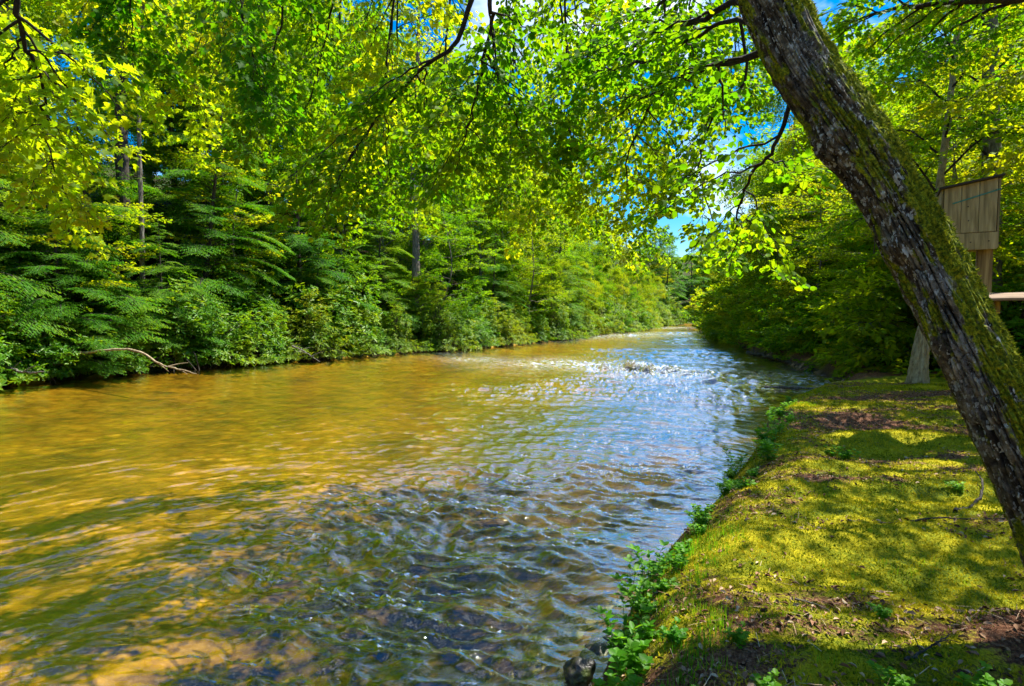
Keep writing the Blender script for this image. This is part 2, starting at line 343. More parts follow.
amp = (.6+.7*sstep(-.1, .6, fbm(X*.18, Y*.18, 6, 2)))*(1+1.3*RF)*sstep(0, 1.2, np.minimum(-wr, -wL)+.25)
H = .007*fbm(phi*1.3, tt*.5, 0, 2)+.009*vnoise(phi*3.2, tt*1.15, 3)+.0065*(1-2*np.abs(vnoise(phi*6.5+2, tt*2.6, 7)))+.0042*(1-2*np.abs(vnoise(phi*12+2, tt*5.5, 5)))+.0022*vnoise(phi*23, tt*13, 2)+.0012*vnoise(X*34+phi*8, Y*34, 4)+.02*RF*fbm(X*2.1, Y*2.1, 4, 3)
H = 4.0*(.55+.45*sstep(-9.5, -2.5, X-.25*Y))*H*amp*np.clip(1-Y/400, .3, 1)
V = np.stack([X, Y, H], -1).reshape(-1, 3); F = gridfaces(len(wx), len(wy))
fr = np.stack([wr.ravel(), wL.ravel()], -1)[F].mean(1)
n = mat('river_water'); o = n.obj(); af = n.new('Attribute', attribute_name='riffle')
w1 = n.noise(7, 4, .6, o, (.45, 1.1, 1), 1.2); w2 = n.noise(22, 3, .55, o, (.7, 1.1, 1), .8)
nb = n.bump(w2, .3, .004, n.bump(w1, .6, .02))
fre = n.new('Fresnel', IOR=1.42); n.link(nb, fre.inputs['Normal'])
gl = n.new('BsdfGlossy', Roughness=.02); gl.inputs['Color'].default_value = (1, 1, 1, 1); n.link(nb, gl.inputs['Normal'])
tr = n.new('BsdfTransparent'); tr.inputs['Color'].default_value = (.97, .90, .58, 1)
fm = n.new('Math', operation='MULTIPLY_ADD'); n.link(fre.outputs[0], fm.inputs[0]); fm.inputs[1].default_value = 3.0; fm.inputs[2].default_value = .02
fm.use_clamp = True
fmin = n.new('Math', operation='MINIMUM'); n.link(fm.outputs[0], fmin.inputs[0]); fmin.inputs[1].default_value = .64
ms = n.new('MixShader'); n.link(fmin.outputs[0], ms.inputs[0]); n.link(tr.outputs[0], ms.inputs[1]); n.link(gl.outputs[0], ms.inputs[2])
fo = n.noise(9, 6, .75, o, (.5, 1.6, 1), .6)
fq = n.new('Math', operation='MULTIPLY'); n.link(n.ramp(fo, [(.515, (0, 0, 0)), (.60, (1, 1, 1))]), fq.inputs[0]); n.link(af.outputs['Fac'], fq.inputs[1])
df = n.new('BsdfDiffuse'); df.inputs['Color'].default_value = (.75, .80, .82, 1)
m2 = n.new('MixShader'); n.link(fq.outputs[0], m2.inputs[0]); n.link(ms.outputs[0], m2.inputs[1]); n.link(df.outputs[0], m2.inputs[2])
n.link(m2.outputs[0], n.out.inputs[0]); M['water'] = n.m
tag(submesh('river', V, F, (fr[:, 0] < .4) & (fr[:, 1] < .5), M['water'], {'riffle': np.clip(RF.ravel(), 0, 1)*.7}), kind='structure')
# ------------------------------------------------------------------ plants, generators
def zh(x, y): return float(height(np.array([x]), np.array([y]))[0])
def spray_leaves(rng, T0, T1, m, size, horiz, vert, tilt=.45, droop=.15, jit=.25):
    """m leaves along each twig T0-T1, spread sideways into a flat spray"""
    k = len(T0); s = rng.random((k, m, 1))**.8*1.05
    D = T1-T0; L = np.linalg.norm(D, axis=1)[:, None, None]
    side = nrm(np.cross(D, [0, 0, 1.]))[:, None, :]; w = rng.uniform(-1, 1, (k, m, 1))
    P = T0[:, None]+D[:, None]*s+side*w*horiz*(1.1-s*.6)+rng.normal(0, 1, (k, m, 3))*np.array([jit, jit, 1])*vert
    P[..., 2] -= np.abs(w[..., 0])*horiz*.12
    d = nrm(D)[:, None]+side*w*1.3+rng.normal(0, .35, (k, m, 3)); d[..., 2] -= droop
    N = np.array([0, 0, 1.])+rng.normal(0, tilt, (k, m, 3))
    S = size*rng.uniform(.65, 1.25, (k, m))
    return P.reshape(-1, 3), d.reshape(-1, 3), N.reshape(-1, 3), S.ravel()
def tree_mesh(seed, H, R, base, limbs, twigs, lpt, lsize, tmpl, r0, rise=.45, shape='round', lean=(0, 0), horiz=.32, vert=.07, zr=.3):
    """trunk tubes and leaf arrays of one broadleaved tree standing at the origin"""
    rng = np.random.default_rng(seed); tb = Tubes()
    tp = np.array([[0, 0, -.6], [rng.normal(0, .1), rng.normal(0, .1), H*.25], [lean[0]*.4+rng.normal(0, .3), lean[1]*.4+rng.normal(0, .3), H*.55], [lean[0], lean[1], H*.97]])
    tr = spline(tp, 22); tr[1:-1, :2] += rng.normal(0, r0*.12, (20, 2))
    tb.add(tr, r0*np.linspace(1.15, .12, 22)*(1+.7*np.exp(-np.arange(22)*.9)), 9)
    P0, P1 = [], []
    for i in range(limbs):
        t = base+(.98-base)*((i+.5)/limbs)**.9; c = tr[int(t*21)]
        u = (t-base)/(1-base)
        prof = {'round': math.sin(math.pi*min(1, .14+.82*u))**.6, 'cone': (1-u)**.7+.1, 'vase': .45+.6*u-.5*max(0, u-.75)*2}[shape]
        a = i*2.4+rng.normal(0, .35); L = R*prof*rng.uniform(.7, 1.2)
        d = np.array([math.cos(a), math.sin(a), 0]); e = rise*(.4+u)*rng.uniform(.6, 1.3)
        p = spline([c, c+d*L*.35+[0, 0, L*e*.5], c+d*L*.72+[0, 0, L*e*.75], c+d*L+[0, 0, L*e*.62]], 9)
        p[2:] += rng.normal(0, L*.025, (7, 3))
        lr = r0*.32*(1-.6*u)*min(1, L/R+.2)
        tb.add(p, np.linspace(lr, .008, 9), 4)
        for q in range(twigs):
            s = .22+.8*(q+rng.random())/twigs; s = min(s, 1); k = s*8; i0 = min(int(k), 7); b = p[i0]+(p[i0+1]-p[i0])*(k-i0)
            sd = nrm(np.cross(d, [0, 0, 1.]))*(1 if q % 2 else -1)
            dv = d*rng.uniform(.2, .9)+sd*rng.uniform(.3, 1.1)+[0, 0, rng.uniform(-zr, zr)]
            l = L*rng.uniform(.18, .42)*(1.15-.5*s)+.25
            P0.append(b); P1.append(b+nrm(dv)*l)
    P0 = np.array(P0); P1 = np.array(P1); tb.batch(P0, P1, max(.008, r0*.05), .003)
    return tb, spray_leaves(rng, P0, P1, lpt, lsize, horiz, vert), tmpl
def hemlock_mesh(seed, H, R, boughs, nt, lsize=.16, base=.06, r0=.2):
    rng = np.random.default_rng(seed); tb = Tubes()
    tr = spline([[0, 0, -.6], [rng.normal(0, .1), 0, H*.4], [rng.normal(0, .2), rng.normal(0, .2), H]], 20)
    tb.add(tr, r0*np.linspace(1.1, .06, 20), 8); P0, P1 = [], []
    for i in range(boughs):
        u = ((i+.5)/boughs)**1.15; t = base+(1-base)*u; c = tr[min(19, int(t*19))]*1.; c[2] = -.0+t*H
        a = i*2.4+rng.normal(0, .8); L = (R*(1-u)**.7+.25)*rng.uniform(.45, 1.3); d = np.array([math.cos(a), math.sin(a), 0])
        e = rng.uniform(-.08, .28)
        p = spline([c, c+d*L*.4+[0, 0, L*(e+.02)], c+d*L*.75+[0, 0, L*(e-.01)], c+d*L+[0, 0, L*(e-.13)]], 10)
        tb.add(p, np.linspace(.035*(1-u)+.012, .004, 10), 4)
        m = max(5, int(nt*L/R))
        for q in range(m):
            s = .18+.82*(q+rng.random()*.6)/m; s = min(s, .99); k = s*9; i0 = min(int(k), 8); b = p[i0]+(p[i0+1]-p[i0])*(k-i0)
            sd = nrm(np.cross(d, [0, 0, 1.]))*(1 if q % 2 else -1)
            fw = nrm(p[i0+1]-p[i0])
            l = (.16*L+.40*L*(1-s))*rng.uniform(.7, 1.1)+.12
            v = nrm(fw*.75+sd*.8)*l; v[2] -= l*.10; P0.append(b); P1.append(b+v)
        P0.append(p[-2]); P1.append(p[-1]+(p[-1]-p[-2])*1.2)
    P0 = np.array(P0); P1 = np.array(P1); tb.batch(P0, P1, .007, .002)
    # flat feathery sprays: short shoots on both sides of each twig
    k = len(P0); D = P1-P0; L = np.linalg.norm(D, axis=1); m = 18
    s = ((np.arange(m)+.5)/m)[None, :, None]+rng.normal(0, .02, (k, m, 1)); sd = nrm(np.cross(D, [0, 0, 1.]))[:, None]
    sg = np.where(np.arange(m) % 2, 1., -1.)[None, :, None]
    P = P0[:, None]+D[:, None]*s; P[..., 2] += rng.normal(0, .015, (k, m))
    d = nrm(D)[:, None]*.75+sd*sg+rng.normal(0, .12, (k, m, 3)); d[..., 2] -= .3
    N = np.array([0, 0, 1.])+rng.normal(0, .22, (k, m, 3))
    S = (lsize*(1.25-.7*s[..., 0])*np.clip(L/.8, .55, 1.5)[:, None])*rng.uniform(.8, 1.2, (k, m))
    return tb, (P.reshape(-1, 3), d.reshape(-1, 3), N.reshape(-1, 3), S.ravel()), NEED
def laurel_mesh(seed, R, H, tips, lsize=.15, wh=8, r0=.03):
    rng = np.random.default_rng(seed); tb = Tubes(); C, A = [], []
    for i in range(tips):
        u = rng.random(); a = rng.uniform(0, 2*math.pi); el = math.asin(rng.uniform(-.12, 1)); q = rng.uniform(.4, 1.05)**.6
        d = np.array([math.cos(a)*math.cos(el), math.sin(a)*math.cos(el), math.sin(el)]); lump = 1+.55*float(vnoise(d[0]*2.2+seed, d[1]*2.2, d[2]*2.2))+.2*float(vnoise(d[0]*6+seed, d[1]*6, d[2]*6))
        p = d*[R, R, H]*q*lump; p[2] = max(p[2], .05)+.1; C.append(p); A.append(nrm(d*.6+[0, 0, .7]+rng.normal(0, .3, 3)))
        if i % 4 == 0:
            b = np.array([rng.normal(0, .25*R), rng.normal(0, .25*R), -.3])
            tb.add(spline([b, b+(p-b)*.45+[0, 0, .25*H*rng.random()], p], 6), np.linspace(r0*rng.uniform(.5, 1), .005, 6), 4)
    C = np.array(C); A = np.array(A); k = len(C)
    an = (np.arange(wh)/wh*2*math.pi)[None, :]+rng.uniform(0, 6, (k, 1))
    X1 = nrm(np.cross(A, [.3, 1., .2])); Y1 = np.cross(A, X1)
    d = X1[:, None]*np.cos(an)[..., None]+Y1[:, None]*np.sin(an)[..., None]+A[:, None]*rng.uniform(-.1, .7, (k, wh, 1)); d[..., 2] -= .15
    P = np.repeat(C[:, None], wh, 1)+rng.normal(0, .03, (k, wh, 3))
    N = A[:, None]+rng.normal(0, .3, (k, wh, 3))
    return tb, (P.reshape(-1, 3), d.reshape(-1, 3), N.reshape(-1, 3), (lsize*rng.uniform(.6, 1.2, (k, wh))).ravel()), LONG
HOLD = []
def make(kind, spec, mats, label, cat, group, stem='trunk', crown='crown'):
    tb, lv, tm = spec; t = thing(kind, label, cat, group=group)
    tb.build(stem, M[mats[0]], t); leafobj(crown, *lv, tm, M[mats[1]], t)
    t['_n'] = 0; return t
_used = set()
def put(t, x, y, rz=0., s=1., label=None, group=None, dz=0., tilt=(0, 0)):
    loc = (x, y, zh(x, y)+dz)
    if t.name not in _used:
        _used.add(t.name); t.location = loc; t.rotation_euler = (tilt[0], tilt[1], rz); t.scale = (s, s, s)
        if '_n' in t: del t['_n']
        if label: t['label'] = label
        if group: t['group'] = group
        return t
    return dup(t, loc, rz, s, label, group, tilt)
rng = np.random.default_rng(11)
G1 = 'tall broadleaved trees on the left bank'; G2 = 'hemlocks on the left bank'; G3 = 'evergreen shrubs along the left waterline'
G4 = 'trees on the right bank'; G5 = 'shrubs overhanging the right waterline'; G6 = 'slim understory trees behind the wooden box'; G7 = 'far trees at the river bend'
broad = [make('broadleaf_tree', tree_mesh(s, H, R, b, 40, 14, 130, .15, DIAM, .2, sh, 'round', horiz=.55, vert=.2, zr=.7), ('grey_bark', m), None, 'tree', G1)
         for s, H, R, b, sh, m in ((1, 21, 5.2, .12, .65, 'broad_leaf'), (2, 19, 4.8, .08, .55, 'sunny_leaf'), (3, 23, 5.0, .2, .8, 'broad_leaf'))]
slim = [make('understory_tree', tree_mesh(s, 9, 3.4, .12, 26, 11, 46, .12, OVAL, .09, .15, 'vase', horiz=.26, vert=.035), ('grey_bark', m), None, 'tree', G6)
        for s, m in ((21, 'broad_leaf'), (22, 'sunny_leaf'))]
hem = [make('hemlock_tree', hemlock_mesh(s, H, R, nb, 26), ('dark_bark', 'hemlock_leaf'), None, 'tree', G2)
       for s, H, R, nb in ((31, 11, 3.6, 100), (32, 15, 3.9, 125))]
lau = [make('laurel_shrub', laurel_mesh(s, R, H, tp, ls), ('dark_bark', m), None, 'shrub', G3, 'stem', 'foliage')
       for s, R, H, tp, ls, m in ((41, 2.1, 2.2, 1500, .19, 'laurel_leaf'), (42, 2.0, 2.6, 1500, .18, 'olive_leaf'), (43, 1.7, 1.7, 1100, .18, 'laurel_leaf'))]
drp = [make('leafy_shrub', tree_mesh(s, 3.8, 2.8, .05, 32, 10, 30, .17, OVAL, .06, .2, 'round', horiz=.22, vert=.05, zr=.45), ('dark_bark', m), None, 'shrub', G5, 'stem', 'foliage')
       for s, m in ((51, 'broad_leaf'), (52, 'sunny_leaf'))]
def along(L, s):
    """point and outward-from-water normal at fraction of vertex index s"""
    i = min(int(s), len(L)-2); p = L[i]+(L[i+1]-L[i])*(s-i); t = L[i+1]-L[i]; t = t/np.linalg.norm(t); return p, np.array([t[1], -t[0]])
def walk(L, start, stop, step):
    """points every step metres (step may grow) along a bank line between two y values"""
    c = np.concatenate([[0], np.cumsum(np.linalg.norm(np.diff(L, axis=0), axis=1))]); m = (L[:, 1] >= start) & (L[:, 1] <= stop); a, b = c[m][0], c[m][-1]
    out = []; s = a
    while s < b:
        x = np.interp(s, c, L[:, 0]); y = np.interp(s, c, L[:, 1]); x2 = np.interp(s+.3, c, L[:, 0]); y2 = np.interp(s+.3, c, L[:, 1])
        t = np.array([x2-x, y2-y]); t /= np.linalg.norm(t); out.append((x, y, t[1], -t[0])); s += step(math.hypot(x, y))
    return out
pn = 0
# left waterline shrubs
SHL = {0: 'dark green laurel shrub with long leaves low over the shaded left waterline',
       1: 'pale olive green bushy shrub leaning over the left waterline',
       2: 'low dark laurel shrub under taller growth at the left waterline'}
for i, (x, y, nx, ny) in enumerate(walk(LB, 11, 122, lambda d: 1.5+d*.045)):
    k = (2 if x < -13 and i % 3 == 0 else 0) if x < -10.5 else (1 if i % 3 != 2 else 0)
    off = rng.uniform(.5, 1.3); f = 1+max(0, y-50)/90
    put(lau[k], x-nx*off, y-ny*off, rng.uniform(0, 6.3), rng.uniform(.75, 1.15)*f, SHL[k], G3+[' (dark laurels)', ' (olive shrubs)', ' (low laurels)'][k], dz=-.25)
    if i % 2 == 0:
        off = rng.uniform(2.6, 4.2); k = int(rng.integers(0, 2))
        put(lau[k], x-nx*off, y-ny*off, rng.uniform(0, 6.3), rng.uniform(1., 1.5)*f, SHL[k], G3+[' (dark laurels)', ' (olive shrubs)', ' (low laurels)'][k], dz=.1)
# left hemlocks
for x, y, k, s in ((-19.5, 13.5, 0, .8), (-18.3, 18.5, 1, .8), (-16.4, 22.5, 0, .95), (-14.6, 26.5, 1, .85), (-20.5, 23, 1, 1.1), (-11.5, 31, 0, .9), (-17.5, 30, 1, 1.1), (-8.2, 34.8, 0, .7), (-23, 17, 1, 1.05), (-1.5, 43.5, 0, .7), (4.5, 54, 1, .8), (-13, 37, 1, 1.1), (-17.2, 15.2, 0, .55), (-15.6, 19.8, 0, .6), (-14.2, 23.2, 0, .5), (-10.2, 29.3, 0, .5), (-18.6, 11.5, 0, .6), (-21, 15.5, 0, 1.), (34, 127, 1, 1.2), (43, 136, 0, 1.5), (52, 141, 1, 1.2)):
    put(hem[k], x, y, rng.uniform(0, 6.3), s, tilt=(rng.normal(0, .05), rng.normal(0, .05)), label=('smaller dark hemlock with drooping flat sprays on the left bank', 'taller dark hemlock with layered boughs on the left bank')[k], group=G2+(' (small)', ' (tall)')[k])
for x, y, k, s in ((-18.8, 16.5, 0, .85), (-16.6, 21, 1, .9), (-13.4, 28.5, 1, 1.0), (-20.5, 19.5, 1, 1.2), (-9.5, 33, 0, .9), (-4.5, 37, 0, 1.0), (-15, 33, 0, 1.2), (1.5, 47, 0, 1.1)):
    put(slim[k], x, y, rng.uniform(0, 6.3), s, ('slim green understory tree among the hemlocks on the left bank', 'slim yellow green understory tree among the hemlocks on the left bank')[k], 'understory trees on the left bank'+(' (green)', ' (yellow green)')[k])
for i, (x, y, s) in enumerate(((3.5, 51, .40), (6.5, 58, .45), (9.0, 64, .42), (12.5, 72, .5), (15.5, 80, .48), (19.5, 90, .55), (23, 102, .55), (28, 114, .6), (-.5, 46.5, .36), (-5.5, 36, .3))):
    put(broad[i % 2], x, y, i*1.7, s, 'low rounded broadleaved tree', 'rounded young trees behind the left waterline'+(' (green)', ' (yellow green)')[i % 2], dz=-1.)
# left tall trees
LT = []
for off0, st, s0 in ((7.5, 4.6, .85), (14, 5.6, 1.0), (23, 7.0, 1.1)):
    for i, (x, y, nx, ny) in enumerate(walk(LB, 4, 100, lambda d: st+d*.05)):
        LT.append((x-nx*(off0+rng.uniform(-1.5, 1.5)), y-ny*(off0+rng.uniform(-1.5, 1.5)), s0))
for i, (x, y, s) in enumerate(LT):
    az = math.degrees(math.atan2(x, y)); d = math.hypot(x, y)
    top = 9.2 if az > 13 else (13.5 if az > 3 else (27 if az > -3 else 60))     # tree tops step down towards the open sky over the river
    k = int(rng.choice(3, p=[.4, .35, .25])); H = (21, 19, 23)[k]
    hmax = d*math.tan(R_(top))-zh(x, y)+2.2
    s = min(s*rng.uniform(.85, 1.2), hmax/H)
    if s < .3: continue
    put(broad[k], x, y, rng.uniform(0, 6.3), s, ('tall green broadleaved tree in the mixed wood on the left bank', 'tall yellow green broadleaved tree in the wood on the left bank', 'tallest kind of green broadleaved tree rising behind the left bank')[k], G1+(' (green)', ' (yellow green)', ' (tallest)')[k])
# far trees closing the bend
for i in range(34):
    x = 27+i*2.7+rng.uniform(-1, 1); y = 131+i*.9+rng.uniform(0, 26)+max(0, 40-x)*.2
    k = i % 3
    put(broad[k], x, y, rng.uniform(0, 6.3), rng.uniform(.75, 1.0)*(.8 if x < 46 else 1), 'distant broadleaved tree closing the view at the river bend', G7)
# right bank trees
for i, (x, y, k, s) in enumerate(((19, 33, 1, .82), (18.0, 36.5, 0, .92), (23.5, 47, 1, .95), (22.5, 41, 0, .9), (24, 52, 1, .9), (30, 63, 0, .9), (35, 78, 1, .9), (45, 92, 2, .9), (28, 45, 2, 1.), (17.5, 25, 1, .62), (24, 31, 0, .95), (36, 60, 1, 1.05),
                                 (29, 26, 2, 1.), (34, 40, 0, 1.1), (44, 72, 1, 1.1), (27.5, 57, 1, .8), (33, 72, 1, .75), (41, 88, 0, .8), (32, 31, 1, 1.), (38, 38, 2, 1.), (55, 110, 1, .9), (62, 116, 0, .9), (40, 50, 0, 1.1))):
    put(broad[k], x, y, rng.uniform(0, 6.3), s, ('green broadleaved tree in the wood on the right bank', 'yellow green broadleaved tree over the right bank of the river', 'tallest broadleaved tree deep in the right bank wood')[k], G4+(' (green)', ' (yellow green)', ' (tallest)')[k])
# right waterline shrubs
for i, (x, y, nx, ny) in enumerate(walk(RB, 17.6, 104, lambda d: 1.5+d*.05)):
    off = rng.uniform(.3, 1.1)+(1.2 if y < 36 else .4); k = int(rng.random() < .45); f = 1+max(0, y-40)/60
    put(drp[k], x+nx*off, y+ny*off, rng.uniform(0, 6.3), rng.uniform(.75, 1.1)*f, ('green leafy shrub with arching branches low over the right waterline', 'yellow green leafy shrub arching over the right waterline')[k], G5+(' (green)', ' (yellow green)')[k], dz=-.5)
    if i % 3 == 1 and y < 60:
        put(lau[int(i % 2)], x+nx*(off+.2), y+ny*(off+.2), rng.uniform(0, 6.3), rng.uniform(.7, 1.)*f, 'dark laurel shrub in the thicket behind the right waterline', G5+' (laurels)', dz=-.1)
    if y < 60:
        off += rng.uniform(1.8, 3.)
        put(drp[1-k] if i % 2 else lau[0], x+nx*off, y+ny*off, rng.uniform(0, 6.3), rng.uniform(1.0, 1.5)*f, ('yellow green leafy shrub arching over the right waterline', 'green leafy shrub with arching branches low over the right waterline')[k] if i % 2 else 'dark laurel shrub in the thicket behind the right waterline', G5+((' (yellow green)', ' (green)')[k] if i % 2 else ' (laurels)'), dz=0)
for x, y, k, s in ((12.8, 17.5, 1, .85), (13.6, 25.5, 1, .9), (17, 29, 1, 1.1), (15.5, 14.6, 0, .8), (17.5, 22.5, 1, 1.2), (22, 18, 1, 1.2), (21, 26, 0, 1.3), (19.5, 36, 1, 1.2)):
    put(slim[k], x, y, rng.uniform(0, 6.3), s, ('slim green understory tree with flat leaf layers on the right bank', 'slim yellow green understory tree with flat leaf layers on the right bank')[k], G6+(' (green)', ' (yellow green)')[k])
for x, y, s in ((20, 22, 1.), (25, 24, 1.2)):
    put(hem[0], x, y, rng.uniform(0, 6.3), s, 'dark green hemlock in the shade of the right bank wood', 'hemlocks in the right bank wood')
# ------------------------------------------------------------------ the leaning mossy maple on the bank
n = mat('mossy_bark'); o = n.obj(); at_ = n.new('Attribute', attribute_name='moss'); ac = n.new('Attribute', attribute_name='crack')
f1 = n.noise(14, 6, .7, o); f2 = n.noise(60, 5, .7, o); f3 = n.noise(5, 5, .65, o); f4 = n.noise(170, 2, .5, o)
bc = n.ramp(f1, [(.34, (.018, .013, .006)), (.5, (.12, .095, .055)), (.66, (.36, .31, .20))])
bc = n.mix(ac.outputs['Fac'], bc, (.008, .006, .004))
l1 = n.ramp(n.noise(24, 3, .55, o, (1, 1, .7)), [(.60, (0, 0, 0)), (.63, (1, 1, 1))]); l2 = n.ramp(n.noise(62, 3, .5, o, (1, 1, .6)), [(.60, (0, 0, 0)), (.63, (1, 1, 1))])
l3 = n.ramp(n.noise(3.1, 4, .6, o), [(.40, (.0, .0, .0)), (.50, (1, 1, 1))])
lich = n.mix(1., n.mix(1., l1, l2, 'LIGHTEN'), l3, 'MULTIPLY')
bc = n.mix(lich, bc, n.ramp(f2, [(.3, (.34, .36, .30)), (.7, (.72, .74, .66))]))
gl_ = n.ramp(n.noise(2.3, 5, .65, o, (1, 1, .6)), [(.5, (0, 0, 0)), (.62, (.75, .75, .75))])
bc = n.mix(n.mix(1., gl_, n.ramp(f2, [(.42, (0, 0, 0)), (.56, (1, 1, 1))]), 'MULTIPLY'), bc, (.36, .36, .33))
s = n.new('Math', operation='MULTIPLY_ADD'); n.link(f1, s.inputs[0]); s.inputs[1].default_value = 1.1; n.link(at_.outputs['Fac'], s.inputs[2])
s2 = n.new('Math', operation='MULTIPLY_ADD'); n.link(f3, s2.inputs[0]); s2.inputs[1].default_value = .9; n.link(s.outputs[0], s2.inputs[2])
mk = n.ramp(s2.outputs[0], [(.66, (0, 0, 0)), (.84, (1, 1, 1))])
mc = n.ramp(f2, [(.34, (.025, .045, .003)), (.48, (.15, .20, .004)), (.60, (.42, .42, .010))])
n.done(n.mix(mk, bc, mc), .85, n.bump(f4, .6, .006, n.bump(f2, 1., .02, n.bump(f1, .9, .035))), .2); M['mossy_bark'] = n.m
def trunk_mesh(name, C, rad, rings, seg, parent, seed=0, mossdir=(.80, -.1, .6), m='mossy_bark', lumps=(), flare=0.):
    P = spline(C, rings); r = np.interp(np.linspace(0, 1, rings), np.linspace(0, 1, len(rad)), rad)
    T = nrm(np.gradient(P, axis=0)); A = np.zeros_like(P); a = np.array([1., 0, 0])
    for i in range(rings):
        a = a-T[i]*a.dot(T[i]); a /= np.linalg.norm(a); A[i] = a
    B = np.cross(T, A); th = np.arange(seg)/seg*2*math.pi; ct, st = np.cos(th)[None], np.sin(th)[None]
    Ln = np.concatenate([[0], np.cumsum(np.linalg.norm(np.diff(P, axis=0), axis=1))])[:, None]
    rn = A[:, None]*ct[..., None]+B[:, None]*st[..., None]
    w = .55*vnoise(ct*1.3+5+seed, st*1.3, Ln*1.5)
    ridge = np.abs(vnoise(ct*4.2+seed+w, st*4.2, Ln*1.9+w)); ridge2 = np.abs(vnoise(ct*9+seed*2, st*9, Ln*5.+3))
    cross_ = np.abs(vnoise(ct*2.5+8, st*2.5, Ln*9+seed))
    crack = np.clip(1-ridge/.15, 0, 1)*.9+np.clip(1-ridge2/.2, 0, 1)*.7+np.clip(1-cross_/.1, 0, 1)*.4
    rr = r[:, None]*(1+.10*vnoise(ct*1.1+2+seed, st*1.1, Ln*1.1)+.05*vnoise(ct*2.5, st*2.5, Ln*3))
    rr = rr*(1+flare*np.exp(-Ln*3.0)*(1+.6*np.cos(th*5+1)[None]))
    for (lx, la, amp, wd) in lumps:
        da = np.angle(np.exp(1j*(th-la)))[None]; rr = rr+amp*np.exp(-((Ln-lx)/wd)**2-(da/.55)**2)
    mo = (rn*nrm(np.array(mossdir))).sum(-1); ms_ = mo*.40+.95*fbm(ct*1.9+seed, st*1.9, Ln*2.4, 5, .68)-.15
    rr = rr-.034*np.minimum(crack, 1)*(.6+.4*vnoise(ct*3, st*3, Ln*2))+.009*fbm(ct*14, st*14, Ln*9, 3)+.012*np.clip(ms_*3, 0, 1)*(1+1.2*vnoise(ct*12, st*12, Ln*11))
    Vv = P[:, None]+rn*rr[..., None]; i, j = np.meshgrid(np.arange(rings-1), np.arange(seg), indexing='ij'); j2 = (j+1) % seg
    F = np.stack([i*seg+j, i*seg+j2, (i+1)*seg+j2, (i+1)*seg+j], -1).reshape(-1, 4)
    ob = mesh(name, Vv.reshape(-1, 3), [F], M[m], parent, True, {'moss': ms_.ravel(), 'crack': np.clip(crack, 0, 1).ravel()*(1-np.clip(ms_.ravel()*2, 0, 1))})
    return ob, Vv, rn, ms_, P
TC = [at(1138, 690, 2.62), at(1119, 650, 2.65), at(1087, 585, 2.7), at(1059, 520, 2.74), at(1031, 460, 2.78), at(999, 399, 2.83), at(972, 345, 2.88), at(947, 298, 2.93), at(916, 237, 3.0),
      at(884, 181, 3.06), at(846, 124, 3.14), at(799, 52, 3.25), at(766, -20, 3.35), at(738, -110, 3.5), at(705, -220, 3.7), at(680, -340, 3.9), at(640, -480, 4.2)]
TC[0][2] = .3
TC = [c-np.array([.022, 0, 0]) for c in TC]
TR = .775*np.array([.30, .26, .222, .208, .205, .205, .200, .200, .198, .196, .198, .200, .200, .20, .19, .17, .13])
mpl = thing('leaning_maple', 'thick mossy lichen spotted trunk leaning left in the right foreground, leafy branches over the river', 'tree', tuple(TC[1]*[1, 1, 0]+[0, 0, .6]))
bpy.context.view_layer.update()
def under(ob, root):
    ob.matrix_parent_inverse = root.matrix_world.inverted(); return ob
tk, TV, TN, TM, TP = trunk_mesh('trunk', TC, TR, 760, 300, mpl, 3, lumps=((2.45, 3.4, .035, .10), (3.1, 3.0, .04, .12), (2.1, 0.3, .03, .08), (1.9, 3.3, .03, .13)), flare=.15)
under(tk, mpl)
# short moss standing on the upper side of the trunk
r3 = np.random.default_rng(5); msk = np.clip((TM-.0)*3, 0, 1)[20:560]; pr = (msk**1.5).ravel(); pr /= pr.sum()
ix = r3.choice(len(pr), 26000, p=pr); Pm = TV[20:560].reshape(-1, 3)[ix]; Nm = TN[20:560].reshape(-1, 3)[ix]
n = mat('moss_tuft'); g = n.new('NewGeometry'); cc = n.ramp(g.outputs['Random Per Island'], [(0, (.03, .05, .004)), (.6, (.13, .17, .006)), (1, (.34, .34, .015))])
p_ = n.done(cc, .8, None, .1); t_ = n.new('BsdfTranslucent'); n.link(cc, t_.inputs[0]); m_ = n.new('MixShader'); m_.inputs[0].default_value = .4
n.link(p_.outputs[0], m_.inputs[1]); n.link(t_.outputs[0], m_.inputs[2]); n.link(m_.outputs[0], n.out.inputs[0]); M['moss_tuft'] = n.m
under(leafobj('moss', Pm-Nm*.002, Nm+r3.normal(0, .55, Pm.shape), r3.normal(0, 1, Pm.shape), r3.uniform(.007, .024, len(Pm)), (np.array([[0, .16, 0], [0, -.16, 0], [1, 0, .1]]), BLADE[1]), M['moss_tuft'], mpl), mpl)
